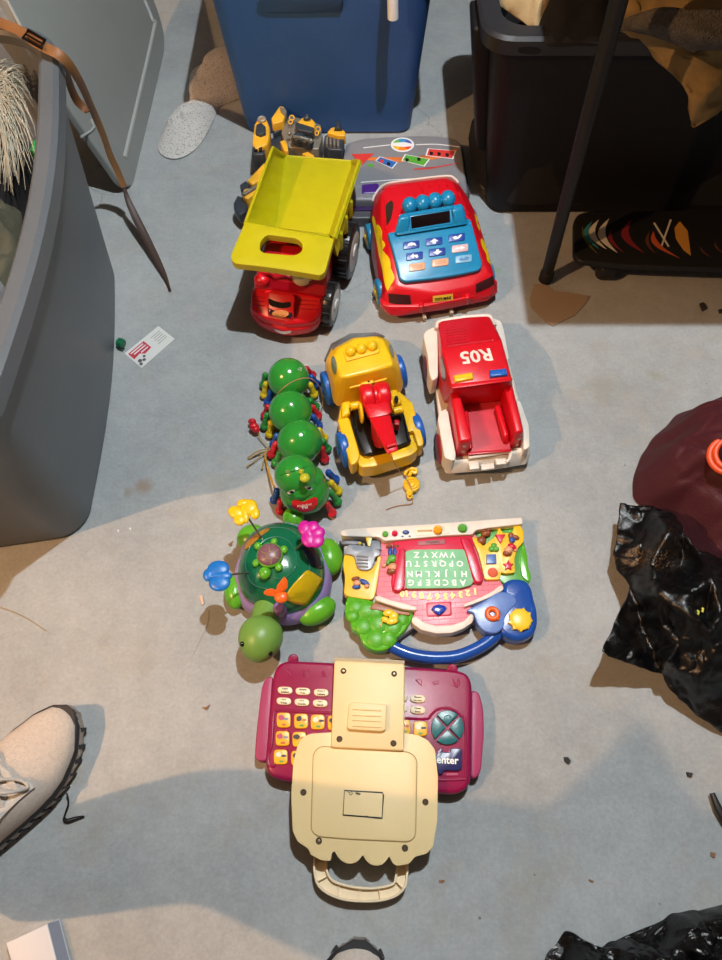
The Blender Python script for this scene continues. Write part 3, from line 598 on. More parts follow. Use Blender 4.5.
# recessed back of cab
m = MB(); m.hull([V(x, y, .100) for x, y in [(196, 300), (390, 258), (390, 300), (200, 345)]]+[V(x, y, .055) for x, y in [(200, 330), (395, 290), (398, 345), (205, 400)]], .003); bk_ = obj('back_panel', m, yel, t)
m = MB(); m.hull([V(x, y, .104) for x, y in [(255, 285), (318, 272), (322, 318), (258, 330)]]+[V(x, y, .06) for x, y in [(255, 310), (318, 300), (322, 345), (258, 355)]], .002); bk2 = obj('screw_boss', m, yel, t)
T2 = bvh(bk2, bk_, cab); c, n_ = hit(T2, *V.px(296, 311), .0002); m = MB(); m.cyl(c, c+n_*.0006, .0021, n=16); obj('screw_hole', m, mat('hole_black', '#060606', .9), bk2)
m = MB(); m.hull([V(x, y, .052) for x, y in [(142, 495), (160, 410), (205, 405), (400, 350), (440, 350), (465, 412), (512, 412), (572, 610), (573, 638), (545, 655), (240, 730), (212, 735)]]+[V(x, y, .026) for x, y in [(150, 500), (165, 420), (440, 360), (510, 425), (570, 650), (240, 750), (210, 750)]], .005); deck = obj('chassis', m, yel, t)
for L, z in (([(138, 498), (196, 488), (245, 648), (252, 690), (238, 718), (208, 735), (198, 710)], .064), ([(458, 415), (514, 408), (574, 610), (572, 632), (545, 640), (520, 555), (497, 570)], .064)):
    m = MB(); top = rnd([V(x, y, z) for x, y in L], .005, 3); m.slab(top, (0, 0, -.034), .005); obj('bed_rail', m, yel, t, smooth=45)
for L in ([(158, 412), (206, 402), (205, 470), (160, 490)], [(398, 352), (438, 345), (468, 410), (430, 430)]):
    m = MB(); top = [V(x, y, .072) for x, y in L]; m.hull(top+[Vector((p.x, p.y, .03)) for p in top], .005); obj('frame_arm', m, yel, t)
m = MB(); m.slab(rnd([V(x, y, .058) for x, y in [(206, 440), (250, 430), (440, 432), (478, 470), (502, 600), (494, 630), (440, 652), (330, 678), (270, 682), (232, 580)]], .008), (0, 0, -.012), .003); tray = obj('tray', m, mat('tray_black', '#1a1613', .3), t)
m = MB(); m.tube(spl([V(x, y, .061) for x, y in [(212, 462), (222, 560), (268, 672), (330, 668), (490, 622), (496, 590), (474, 480)]], 4, closed=False), .0028); obj('tray_lip', m, MATS['tray_black'], tray)
m = MB(); m.slab(rnd([V(x, y, .056) for x, y in [(240, 680), (262, 680), (276, 698), (330, 698), (505, 632), (515, 612), (545, 625), (546, 652), (515, 680), (330, 738), (262, 744), (244, 728)]], .006, 3), (0, 0, -.035), .005); obj('rear_bumper', m, yel, t, smooth=45)
# crane
m = MB(); a, b = V(254, 402, .094), V(404, 380, .094); d = (b-a)
m.cyl(a, a+d*.49, .0268, n=28, bev=.008); m.cyl(a+d*.51, b, .0268, n=28, bev=.008); m.cyl(a+d*.1, b-d*.1, .0225, n=24)
drum = obj('crane_drum', m, red, t)
m = MB(); m.hull([V(x, y, .112) for x, y in [(272, 430), (400, 412), (412, 462), (398, 480), (300, 498)]]+[V(x, y, .06) for x, y in [(272, 430), (405, 415), (418, 480), (290, 505)]], .006); obj('crane_body', m, red, t)
m = MB(); m.hull([V(x, y, .112) for x, y in [(298, 495), (405, 478)]]+[V(x, y, .128) for x, y in [(382, 648), (438, 628)]]+[V(x, y, .125) for x, y in [(392, 682), (448, 660)]]+[V(x, y, .085) for x, y in [(305, 520), (400, 500)]]+[V(x, y, .107) for x, y in [(385, 660), (440, 640)]], .005); boom = obj('crane_boom', m, red, t, smooth=45)
m = MB(); m.hull([V(x, y, .095) for x, y in [(305, 520), (325, 515), (375, 640), (360, 650)]]+[V(x, y, .068) for x, y in [(308, 590), (330, 585), (350, 650), (325, 640)]], .004); obj('boom_web', m, redd, boom)
m = MB(); m.tube(spl([V(x, y, .131) for x, y in [(388, 640), (410, 632), (434, 626)]], 4, closed=False), .0035); obj('boom_rib', m, red, boom)
m = MB(); m.box(V(437, 530, .078), (.009, .011, .02), .0015); obj('crank_knob', m, redd, t)
m = MB(); m.cyl(V(204, 438, .083), V(250, 428, .083), .0072, n=20, bev=.002); obj('crane_axle', m, yel, t)
m = MB(); m.cyl(V(420, 462, .083), V(468, 450, .083), .0072, n=20, bev=.002); obj('crane_axle', m, yel, t)
for p, q in ((V(250, 470, .088), V(266, 468, .088)), (V(402, 420, .088), V(414, 418, .088))):
    m = MB(); m.cyl(p, q, .0195, n=28, bev=.003); obj('crane_disc', m, yel, t)
m = MB(); c = V(436, 402, .0735); m.cyl(c, c+Vector((0, 0, .001)), .004, n=20); m.bm.verts.ensure_lookup_table()
for v in m.bm.verts: v.co.y = c.y+(v.co.y-c.y)*2.1
obj('slot', m, MATS['hole_black'], t)
ax = (V(470, 255, .035)-V(78, 345, .035)).normalized()
for q, nm in (((90, 345), 1), ((450, 262), 1), ((170, 655), 1), ((540, 560), 1)): wheel(t, V(*q, .034), ax, .034, .017, blue, blue, tread=0, hubr=.62)
string = mat('tan_string', '#a5835f', .9, bump=.5, bscale=900)
m = MB(); m.tube(spl([V(*q) for q in [(413, 682, .118), (420, 712, .10), (440, 748, .07), (470, 785, .04), (495, 815, .018), (514, 860, .014), (519, 905, .006), (512, 928, .003), (470, 934, .002), (420, 944, .002), (385, 958, .002)]], 4, closed=False), .0009, n=6); obj('winch_string', m, string, t)
m = MB(); c = V(514, 830, .009); m.cyl(c+Vector((0, 0, -.007)), c+Vector((0, 0, .003)), .0157, n=32, bev=.003); m.torus(c+Vector((0, 0, .004)), .0105, .0018); m.torus(c+Vector((0, 0, .004)), .0052, .0016)
m.cyl(V(503, 872, .003), V(503, 872, .013), .0062, n=20, bev=.002); m.torus(V(505, 888, .008), .0042, .0018)
m.tube(spl([V(x, y, .009) for x, y in [(500, 790), (512, 768), (532, 772), (538, 760), (525, 752), (500, 754), (484, 768), (480, 785)]], 4, closed=False), .0034); hk = obj('tow_hook', m, yel, t)
# ================================================================== red and blue cash register car
V = View(355, 165, 4.8125)
t = thing('toy_register_car', 'red toy car with a blue calculator panel and yellow flames', 'toy car', V(380, 480, 0))
m = MB(); m.hull([V(x, y, .112) for x, y in [(128, 140), (170, 98), (430, 64), (468, 78), (515, 180), (558, 262), (170, 318), (135, 240)]] +
    [V(x, y, .085) for x, y in [(96, 150), (80, 240), (150, 92), (440, 58), (492, 80), (540, 150), (586, 240)]] + [V(x, y, .072) for x, y in [(84, 245), (100, 420), (150, 560), (205, 585), (640, 500), (640, 420), (590, 250)]] + [V(x, y, .06) for x, y in [(150, 612), (270, 625), (400, 622), (560, 590), (665, 548), (668, 520)]] +
    [V(x, y, .03) for x, y in [(100, 150), (70, 250), (80, 460), (125, 690), (200, 710), (420, 690), (660, 640), (676, 590), (590, 260), (500, 90), (450, 65)]], .006, ang=10); body = obj('body', m, red, t, smooth=45)
T = bvh(body)
m = MB(); m.tube(spl([V(x, y, .090) for x, y in [(84, 175), (98, 140), (142, 94), (250, 74), (438, 53), (480, 66), (498, 86)]], 4, closed=False), .0024); obj('rear_trim', m, white, t)
m = MB()
for x0, y0, x1, y1 in ((305, 88, 325, 128), (345, 82, 360, 112), (385, 78, 402, 110), (425, 72, 445, 104), (135, 118, 200, 105), (140, 160, 150, 310), (500, 130, 545, 240)):
    q = [hit(T, *V.px(x0+(x1-x0)*i/6, y0+(y1-y0)*i/6), 0)[0] for i in range(7)]; q = [p for p in q if p]
    if len(q) > 2: m.tube(q, .0022, n=6)
obj('roof_rib', m, red, t)
pl = Plane(V(170, 328, .118), V(552, 265, .118), V(240, 560, .083))
at = lambda x, y, off=0: pl.at(*V.px(x, y), off)
m = MB(); m.slab(rnd([at(*q) for q in [(158, 325), (555, 256), (574, 320), (614, 480), (598, 506), (500, 528), (400, 545), (242, 563), (215, 548), (190, 440)]], [.004, .004, .02, .006, .006, .02, .02, .006, .006, .02], 3), -pl.n*.014, .004); panel = obj('keypad_panel', m, plastic('teal_blue_plastic', '#1b86b8', .3), t, smooth=45)
tb = MATS['teal_blue_plastic']
m = MB(); m.hull([V(x, y, .142) for x, y in [(228, 232), (505, 184), (520, 195), (235, 250)]]+[V(x, y, .119) for x, y in [(192, 345), (545, 288), (530, 230), (212, 260)]], .006); hs = obj('display_housing', m, tb, t, smooth=45)
m = MB(); m.hull([V(x, y, .146) for x, y in [(215, 236), (262, 228), (266, 250), (212, 260)]]+[V(x, y, .118) for x, y in [(186, 345), (262, 332), (262, 240), (208, 250)]], .005); obj('shoulder', m, tb, hs, smooth=45)
m = MB(); m.hull([V(x, y, .146) for x, y in [(462, 196), (510, 182), (522, 205), (468, 220)]]+[V(x, y, .118) for x, y in [(478, 300), (545, 288), (525, 200), (466, 215)]], .005); sh = obj('shoulder', m, tb, hs, smooth=45)
T3 = bvh(hs); 
def frame(mb, T, L, px_of, r, off=.0):
    q = []
    for a, b in zip(L, L[1:]+L[:1]):
        for i in range(5):
            h, _ = hit(T, *px_of(a[0]+(b[0]-a[0])*i/5, a[1]+(b[1]-a[1])*i/5), off)
            if h: q.append(h)
    mb.tube(q, r, n=6, closed=True)
m = MB(); decal(m, T3, [V.px(*q) for q in [(268, 250), (455, 220), (457, 275), (272, 306)]], .0008, rings=2, k=3, smooth=False); obj('display', m, mat('dark_display', '#14090c', .15), hs)
m = MB(); frame(m, T3, [(262, 243), (462, 212), (466, 282), (266, 313)], V.px, .0014); obj('display_frame', m, tb, hs)
for q in ((263, 190), (324, 179), (384, 168), (446, 158)):
    m = MB(); m.ball(V(q[0], q[1]+6, .132), (.0162, .0190, .0165), u=28, v=18); obj('light_ball', m, tb, t)
keyc = [('navy_key', '#1a3f9e'), ('pink_key', '#d6b6bb'), ('peach_key', '#e0ab86'), ('sky_key', '#7eb6d8')]
keys = [(271, 384, 0), (381, 367, 0), (490, 348, 0), (287, 437, 0), (396, 418, 0), (506, 400, 1), (299, 489, 2), (411, 468, 2), (523, 451, 3)]
ux, uy = .986, -.13
for i, (x, y, k) in enumerate(keys):
    c4 = [(x+a*40*ux+b*6*0, y+a*40*uy+b*18) for a, b in ((-1, -1), (1, -1), (1, 1), (-1, 1))]
    m = MB(); m.slab(rnd([at(*q, .0022) for q in c4], .003, 3), -pl.n*.004, .001); kb = obj('key', m, plastic(keyc[k][0], keyc[k][1]), panel); Tk = bvh(kb)
    m = MB(); arr = {0: [(-20, 8), (-16, -6), (0, -12), (18, -6), (24, 8), (10, 2), (0, 6), (-8, 2)], 1: [(0, -14), (22, 2), (8, 2), (8, 12), (-8, 12), (-8, 2), (-22, 2)], 2: [(-22, -2), (-6, -8), (4, 0), (18, -12), (26, -8), (10, 8), (-10, 10)],
        3: [(-22, 0), (-6, -12), (-6, -4), (14, -4), (18, 8), (8, 12), (6, 4), (-6, 4), (-6, 12)], 4: [(-22, 0), (-6, -4), (-6, -12), (8, -12), (8, -4), (24, 0), (0, 14)], 5: [(-24, -4), (4, -4), (4, -11), (24, 0), (4, 10), (4, 4), (-24, 4)],
        8: [(-26, 2), (-10, -8), (0, 0), (10, -10), (28, -4), (20, 8), (0, 10), (-16, 8)]}.get(i)
    if arr: decal(m, Tk, [V.px(x+a, y+b+a*-.13) for a, b in arr], .0003, rings=1, k=1, smooth=False)
    else:
        for r_ in (-4, 5): decal(m, Tk, [V.px(x+a, y+r_+b-a*.13) for a, b in ((-26, -2), (26, -2), (26, 2), (-26, 2))], .0003, rings=1, k=1, smooth=False)
    if m.bm.faces: obj('key_symbol', m, {8: mat('key_ink_blue', '#4a7fb5', .5), 6: mat('key_ink_tan', '#c58a62', .5), 7: mat('key_ink_tan', '#c58a62', .5)}.get(i, mat('key_ink_white', '#e8ebf0', .5)), kb)
fl_m = plastic('flame_yellow', '#efc81a', .4)
for L in ([(90, 245), (100, 270), (92, 290), (115, 288), (132, 320), (128, 345), (118, 352), (140, 368), (148, 390), (128, 400), (122, 420), (150, 430), (168, 455), (172, 490), (165, 505), (185, 525), (190, 550), (172, 580), (156, 606), (142, 560), (132, 500), (118, 440), (104, 360), (92, 300), (84, 262)],):
    m = MB(); decal(m, T, [V.px(*q) for q in L], .0012, rings=6, k=2); 
    if m.bm.faces: obj('flame_sticker', m, fl_m, body)
for L in ([(574, 232), (590, 262), (586, 280), (600, 300), (598, 318), (588, 300), (578, 262)], [(606, 355), (622, 372), (628, 400), (640, 405), (650, 430), (660, 485), (645, 475), (632, 455), (630, 430), (612, 400), (604, 372)]):
    m = MB(); decal(m, T, [V.px(*q) for q in L], .0012, rings=5, k=2)
    if m.bm.faces: obj('flame_sticker', m, fl_m, body)
m = MB(); decal(m, T, [V.px(*q) for q in [(142, 222), (152, 190), (176, 172), (184, 200), (172, 260), (150, 292)]], .001); obj('side_window', m, mat('tinted_window', '#33251a', .2), body)
hl = mat('dark_headlight', '#3a1518', .3)
for L in ([(160, 618), (266, 626), (270, 672), (166, 668)], [(580, 575), (664, 532), (670, 578), (582, 616)]):
    m = MB(); decal(m, T, [V.px(*q) for q in L], .0012, rings=4, k=4, smooth=False); o = obj('headlight', m, hl, body)
m = MB(); decal(m, T, [V.px(*q) for q in [(374, 630), (470, 618), (471, 648), (373, 660)]], .002, rings=4, k=4, smooth=False); pt = obj('licence_plate', m, mat('plate_yellow', '#e0b53c', .5), body)
c, n_ = hit(T, *V.px(422, 641), .0024); x1, _ = hit(T, *V.px(460, 636), .0024); x0, _ = hit(T, *V.px(384, 646), .0024); m = MB(); text(m, 'TOY-MAX', c, x1-x0, n_.cross(x1-x0), .008, th=.0004, bold=.0003, fit=(x1-x0).length*1.05); obj('plate_lettering', m, MATS['hole_black'], pt)
m = MB(); m.hull([V(x, y, .044) for x, y in [(125, 668), (160, 682), (330, 682), (540, 640), (640, 600), (684, 560), (676, 548), (120, 640)]]+[V(x, y, .022) for x, y in [(122, 690), (170, 728), (210, 730), (420, 700), (640, 655), (686, 618), (680, 560), (130, 640)]], .006, ang=10); obj('bumper', m, red, t, smooth=50)
for q in ((320, 672), (541, 630)):
    m = MB(); m.hull([V(q[0]+a, q[1]+b, .05) for a, b in ((-12, -12), (12, -14), (12, 10), (-12, 12))]+[V(q[0]+a, q[1]+b, .025) for a, b in ((-14, 20), (14, 16), (12, 40), (-12, 44))], .003); obj('bumper_guard', m, red, t)
for q in ((336, 742), (466, 716)):
    m = MB(); m.cyl(V(q[0]-5, q[1]-34, .010), V(q[0], q[1], .010), .0042, n=12, bev=.001); obj('drawer_peg', m, mat('putty_plastic', '#b7a893', .5), t)
ax = (V(600, 250, .03)-V(60, 330, .03)).normalized()
for q in ((74, 345), (122, 610)): 
    w = wheel(t, V(*q, .028), ax, .028, .02, plastic('wheel_blue', '#2a86b0'), yel, hubr=.66)
for q in ((560, 270), (640, 530)): w = wheel(t, V(*q, .028), ax, .027, .016, MATS['wheel_blue'], yel)
# ================================================================== dump truck
V = View(220, 90, 3.693)
t = thing('toy_dump_truck', 'red toy dump truck with a big lemon yellow bed', 'toy truck', V(270, 780, 0))
wax = Vector((1, -.24, 0))
fw, rw = V(408, 790, .045), V(466, 592, .058)
# cab nose and cabin
m = MB(); m.hull([V(x, y, .088) for x, y in [(118, 738), (170, 722), (290, 735), (385, 762)]]+[V(x, y, .062) for x, y in [(112, 815), (150, 840), (250, 862), (345, 858), (374, 835)]]+[V(x, y, .03) for x, y in [(118, 835), (180, 880), (260, 895), (350, 880), (375, 860), (392, 790)]]+[V(125, 720, .03), V(400, 740, .03)], .008, ang=10); nose = obj('nose', m, red, t, smooth=45)
m = MB(); m.hull([V(x, y, .150) for x, y in [(165, 560), (385, 575), (400, 640), (150, 615)]]+[V(x, y, .088) for x, y in [(122, 735), (200, 745), (290, 752), (390, 770)]]+[V(x, y, .04) for x, y in [(130, 740), (395, 770), (420, 640), (150, 620)]], .008, ang=10); cab = obj('cab', m, redd, t, smooth=45)
T = bvh(cab, nose)
m = MB(); decal(m, T, [V.px(*q) for q in [(182, 690), (225, 688), (270, 692), (320, 708), (318, 735), (280, 742), (180, 728)]], .0008, rings=5); obj('windshield', m, mat('red_glass', '#9a0f22', .12), cab)
m = MB(); m.tube(spl([p for p in [hit(T, *V.px(x, y), 0)[0] for x, y in [(150, 700), (158, 680), (190, 676), (205, 690), (240, 682), (262, 690), (320, 700)]] if p], 3, closed=False), .005); m.ball(V(155, 700, .108), (.016, .015, .012)); obj('brow', m, red, cab)
m = MB(); m.hull([V(x, y, .045) for x, y in [(110, 795), (112, 830), (150, 862), (240, 885), (330, 882), (372, 862), (376, 830)]]+[V(x, y, .018) for x, y in [(120, 840), (140, 870), (190, 898), (250, 912), (330, 902), (362, 880), (372, 850)]]+[V(x, y, .06) for x, y in [(112, 800), (370, 838)]], .008, ang=10); bump_ = obj('bumper', m, red, t, smooth=50)
m = MB(); m.hull([V(x, y, .102) for x, y in [(176, 745), (195, 738), (262, 748), (278, 760)]]+[V(x, y, .076) for x, y in [(176, 828), (272, 842)]]+[V(x, y, .052) for x, y in [(178, 845), (272, 856), (178, 780), (276, 790)]], .006); gr = obj('grille', m, red, t, smooth=45)
Tg = bvh(gr)
for L in ([(180, 770), (200, 778), (235, 786), (258, 782), (260, 800), (230, 806), (195, 800), (182, 790)], [(180, 806), (200, 814), (240, 822), (266, 822), (266, 838), (250, 840), (215, 836), (182, 826)]):
    m = MB(); decal(m, Tg, [V.px(*q) for q in L], .0008, rings=2); 
    if m.bm.faces: obj('grille_slot', m, MATS['hole_black'], gr)
m = MB(); decal(m, Tg, [V.px(224+31*math.cos(a*PI/6), 826+13*math.sin(a*PI/6)) for a in range(12)], .0016, rings=2); 
if m.bm.faces: obj('grille_badge', m, mat('badge_orange', '#c07a3c', .5), gr)
T = bvh(bump_, nose); m = MB(); decal(m, T, [V.px(*q) for q in [(200, 882), (215, 888), (235, 890), (262, 888), (258, 896), (235, 900), (212, 894)]], .001, rings=1)
if m.bm.faces: obj('smile_mark', m, MATS['key_ink_white'], bump_)
m = MB(); 
for y in (762, 778, 794):
    for xa, xb in ((122, 165), (290, 362)):
        q = [hit(T, *V.px(xa+(xb-xa)*i/4, y+(xa > 200)*14+i*1), 0)[0] for i in range(5)]; q = [p for p in q if p]
        if len(q) > 2: m.tube(q, .0012, n=5)
obj('side_vent', m, redd, nose)
# chassis, cream hinge drum
m = MB(); m.hull([V(150, 620, .09), V(410, 640, .09), V(420, 520, .09), V(200, 500, .09), V(160, 620, .03), V(430, 640, .03), V(440, 480, .03), V(220, 440, .03)], .006); obj('chassis', m, redd, t)
m = MB(); m.cyl(V(304, 690, .118), V(300, 660, .150), .021, n=28, bev=.004); obj('hinge_drum', m, mat('cream_plastic', '#e3d7a2', .45), t)
m = MB()
for x in (285, 325): m.ball(V(x, 706, .121), (.006, .004, .003))
obj('window_mark', m, MATS['hole_black'], cab)
# yellow bed
FA, FB, FC, FD = V(240, 242, .10), V(490, 262, .10), V(205, 506, .125), V(402, 532, .125)
LA, LC2 = V(195, 212, .17), V(95, 490, .19); RA, RC = V(514, 264, .165), V(420, 548, .19)
m = MB(); m.slab([FA, FB, FD, FC], (0, 0, -.006), .001)
m.slab([FC+Vector((-.03, .004, -.003)), FD, RC-Vector((0, 0, .012)), LC2-Vector((0, 0, .012))], Vector((0, -.004, 0)), 0)
bed = obj('bed', m, lemon, t, smooth=30)
def bedwall(A0, A1, B0, B1, out, groove):
    m = MB(); rg = []; n_ = (A1-A0).cross(B0-A0).normalized(); n_ = n_ if n_.dot(out) > 0 else -n_
    us = [0]; N = 24
    for i in range(N+1):
        u = i/N; a = A0.lerp(A1, u); b = B0.lerp(B1, u); f = (u*4) % 1; g = n_*(groove*(1 if .1 < f < .9 else 0))
        am = a.lerp(b, .12)+g; bm_ = a.lerp(b, .84)+g; rg.append([a, am, bm_, a.lerp(b, .92), b, b+out, a+out])
    m.loft(rg); return obj('bed_side', m, lemon, bed, smooth=40)
bedwall(FA, FC, LA, LC2, Vector((-.005, -.001, -.002)), .0035)
bedwall(FB, FD, RA, RC, Vector((.006, .001, -.002)), .001)
m = MB(); m.tube([FA+Vector((0, 0, -.003)), FB+Vector((0, 0, -.003))], .004, n=8); m.tube([RA, FB], .004, n=8); m.tube([LA, FA], .003, n=8); m.tube([RA, RC], .004, n=8); m.tube([LA, LC2], .0028, n=8)
obj('bed_rim', m, lemon, bed)
pz = .192
outer = rnd([V(x, y, pz) for x, y in [(93, 486), (421, 549), (388, 672), (369, 684), (200, 656), (50, 640), (38, 616)]], [.003, .003, .012, .008, .05, .01, .012], 4)
hole = rnd([V(x, y, pz) for x, y in [(148, 560), (172, 533), (285, 548), (306, 568), (304, 596), (278, 612), (160, 602), (146, 590)]], .008, 3)
m = MB(); slab_hole(m, outer, [hole], (0, 0, -.014), .003); obj('bed_visor', m, lemon, bed, smooth=45)
m = MB(); m.hull([RC+Vector((0, -.002, -.01)), RA+Vector((0, 0, -.01)), FB+Vector((.004, 0, -.02)), FD+Vector((.004, 0, -.04)), RC+Vector((.006, 0, -.05)), FB+Vector((-.004, 0, -.02)), FD+Vector((-.004, 0, -.04))], .003); obj('bed_shell', m, lemon, bed)
for u in (.45, .65, .85):
    m = MB(); a = RA.lerp(RC, u); m.hull([a+Vector((.000, dy, dz)) for dy in (-.006, .006) for dz in (-.012, -.06)]+[a+Vector((.009, dy, dz)) for dy in (-.005, .005) for dz in (-.018, -.055)], .002); obj('side_rib', m, lemon, bed)
hubm = mat('white_hub', '#c9c8c4', .35)
for c, R, w_ in ((fw, .045, .022), (rw, .058, .036)): wheel(t, c, wax, R, w_, rubber, hubm, tread=18, hubr=.74)
for c, R, w_ in ((fw-wax*.118, .045, .022), (rw-wax*.165, .058, .036)): wheel(t, c, wax, R, w_, rubber, hubm, tread=18, hubr=.74)
# ================================================================== yellow and charcoal robot toy (plain)
V = View(225, 95, 4.8133)
gold = plastic('amber_armour', '#ecb22e', .4); char = plastic('charcoal_armour', '#343b44', .4); gm = mat('gunmetal_toy', '#8a8579', .4, metal=.3)
t = thing('toy_robot', 'yellow and charcoal toy robot lying behind the lemon yellow dump bed', 'toy robot', V(350, 230, 0))
def H(name, mm, top, z1, bot=None, z0=.02, bev=.003, par=None):
    m = MB(); tp = [V(x, y, z1) for x, y in top]; bt = [Vector((p.x, p.y, z0)) for p in tp] if bot is None else [V(x, y, z0) for x, y in bot]
    m.hull(tp+bt, bev); return obj(name, m, mm, par or t, smooth=45)
to = H('torso', gm, [(285, 140), (310, 95), (460, 140), (470, 200), (450, 260), (300, 250), (270, 180)], .07)
H('chest_plate', gold, [(340, 135), (395, 90), (435, 130), (430, 165), (370, 160)], .088, z0=.06); H('chest_plate', char, [(335, 125), (430, 155), (420, 180), (345, 165)], .094, z0=.07)
for q in ((322, 110), (448, 165)):
    m = MB(); m.torus(V(q[0], q[1], .085), .0055, .0016, axis=(0, -.6, 1)); m.torus(V(q[0]-6, q[1]+20, .083), .0045, .0014, axis=(0, -.6, 1)); obj('shoulder_ring', m, gold, t)
m = MB(); m.ball(V(395, 115, .09), (.009, .007, .008)); m.ball(V(355, 215, .085), (.018, .016, .015)); m.ball(V(395, 230, .082), (.016, .013, .014)); obj('helmet', m, char, t, label='plain rounded charcoal helmet')
m = MB(); m.tube([V(330, 200, .10), V(365, 205, .105), V(400, 215, .10)], .003); m.ball(V(310, 185, .09), .005); m.ball(V(412, 222, .09), .006); obj('helmet_band', m, gm, t)
for L in ([(265, 222), (290, 215), (300, 235), (290, 262), (305, 270), (285, 268)], [(370, 280), (400, 272), (428, 290), (430, 300), (400, 300)]): H('waist_plate', gold, L, .075, z0=.05, bev=.0015)
H('hip', char, [(215, 210), (270, 190), (300, 290), (280, 320), (215, 290)], .05)
# left arm
H('upper_arm', gold, [(222, 110), (262, 52), (285, 55), (292, 90), (280, 125), (228, 138)], .085, z0=.05); H('shoulder_cap', gm, [(262, 55), (290, 60), (298, 78), (290, 98), (270, 80)], .09, z0=.07)
H('elbow', char, [(225, 155), (265, 140), (275, 165), (235, 185)], .065)
H('forearm', gold, [(140, 140), (160, 108), (200, 112), (215, 150), (215, 200), (205, 235), (190, 215), (160, 215), (145, 260), (130, 225)], .08, z0=.04, bev=.005)
m = MB(); m.torus(V(177, 116, .084), .0075, .003); obj('wrist_ring', m, mat('silver_ring', '#c9c6be', .3, metal=.6), t)
H('gauntlet', char, [(150, 140), (175, 130), (195, 150), (195, 180), (170, 190), (145, 180)], .088, z0=.06)
H('fist', char, [(130, 245), (160, 235), (192, 245), (188, 285), (150, 288), (128, 280)], .07)
for x in (148, 170): H('finger', blk, [(x-9, 225), (x+8, 225), (x+8, 262), (x-9, 262)], .078, z0=.055, bev=.002)
# right arm with plain blaster
H('forearm', char, [(480, 195), (520, 170), (575, 205), (565, 265), (500, 262), (472, 240)], .07)
H('arm_plate', gold, [(510, 155), (548, 150), (580, 175), (580, 195), (545, 195), (490, 180)], .08, z0=.055)
m = MB(); m.cyl(V(545, 175, .08), V(545, 128, .085), .010, .004, n=18, bev=.001); obj('blaster', m, char, t)
for x in (490, 508, 526, 544): H('finger', gm, [(x-6, 198+ (x-490)*.2), (x+6, 200+(x-490)*.2), (x+6, 232+(x-490)*.2), (x-6, 230+(x-490)*.2)], .080, z0=.06, bev=.002)
# leg
H('thigh', gold, [(190, 320), (200, 345), (170, 410), (130, 430), (105, 410), (150, 360)], .055, z0=.02, bev=.004); H('knee', char, [(70, 430), (100, 410), (120, 430), (100, 460), (75, 455)], .05)
H('shin', gold, [(80, 480), (90, 450), (150, 440), (158, 455), (125, 490), (105, 500)], .062, z0=.02, bev=.004); H('foot', char, [(40, 520), (60, 480), (110, 505), (100, 560), (70, 578), (42, 545)], .045)
H('knee_spike', gm, [(80, 470), (150, 430), (155, 440), (95, 478)], .068, z0=.06, bev=.001)
# ================================================================== grey toy laptop behind
V = View(340, 125, 5.157)
t = thing('toy_laptop', 'grey toy laptop with colourful stickers behind the red car', 'toy laptop', V(340, 300, 0))
gl = plastic('silver_grey_plastic', '#82848a', .35, var=.04); pur = plastic('purple_plastic', '#4a2380'); 
m = MB(); m.slab(rnd([V(x, y, .05) for x, y in [(18, 150), (32, 95), (110, 68), (320, 52), (500, 52), (600, 68), (628, 100), (645, 230), (660, 330), (650, 380), (40, 385), (8, 370), (6, 300)]], [.01, .008, .05, .05, .05, .02, .008, .05, .01, .01, .01, .01, .03]), (0, 0, -.022), .006); lid = obj('lid', m, gl, t, smooth=45)
m = MB(); m.slab(rnd([V(x, y, .026) for x, y in [(14, 140), (40, 90), (320, 62), (600, 80), (634, 110), (672, 350), (650, 480), (40, 480), (12, 440)]], .01), (0, 0, -.024), .005); obj('base', m, mat('dark_grey_base', '#4a4b50', .4), t)
m = MB(); m.cyl(V(45, 345, .036), V(112, 342, .036), .0145, n=28, bev=.003); obj('hinge', m, mat('silver_hinge', '#a3a3a0', .3, metal=.4), t)
m = MB(); m.hull([V(x, y, .052) for x, y in [(112, 308), (190, 300), (200, 345), (112, 352)]]+[V(x, y, .02) for x, y in [(112, 308), (300, 300), (300, 430), (112, 420)]], .003); obj('front_panel', m, pur, t)
m = MB(); m.hull([V(x, y, .030) for x, y in [(28, 392), (400, 385), (400, 440), (40, 440)]]+[V(x, y, .006) for x, y in [(30, 400), (400, 400), (400, 465), (50, 468), (30, 440)]], .005); obj('bottom_edge', m, mat('dark_purple_plastic', '#32194f', .35), t)
T = bvh(lid)
def stick(name, L, mm, par=lid, off=.0006, T_=None, VV=None, **k):
    m = MB(); k.setdefault('rings', 1); k.setdefault('k', 1); k.setdefault('smooth', False); decal(m, T_ or T, [(VV or V).px(*q) for q in L], off, **k)
    return obj(name, m, mm, par) if m.bm.faces else None
m = MB()
for L in ([(20, 140), (120, 118), (258, 103)], [(390, 102), (500, 100), (618, 114)], [(108, 296), (300, 282), (500, 272), (655, 268)]):
    q = [hit(T, *V.px(x, y), 0)[0] for x, y in L]; q = [p for p in q if p]
    if len(q) > 1: m.tube(spl(q, 5, closed=False), .0012, n=6)
obj('white_line', m, MATS['key_ink_white'], lid)
cc = [(322+61*math.cos(a*PI/8), 103+38*math.sin(a*PI/8)) for a in range(16)]; stick('logo_ring', cc, MATS['key_ink_white'], rings=2)
for k, c in enumerate(['#e7472c', '#ef8a22', '#f1c21f', '#69b43a', '#2f8fc8', '#4a55b0']):
    a0 = k*PI/3; L = [(322, 103)]+[(322+50*math.cos(a0+i*PI/12), 103+30*math.sin(a0+i*PI/12)) for i in range(5)]; stick('logo_wedge', L, mat('sticker_'+c[1:], c, .4), off=.0011)
stick('logo_band', [(270, 96), (330, 90), (374, 100), (372, 112), (320, 116), (275, 110)], MATS['key_ink_white'], off=.0015, k=2)
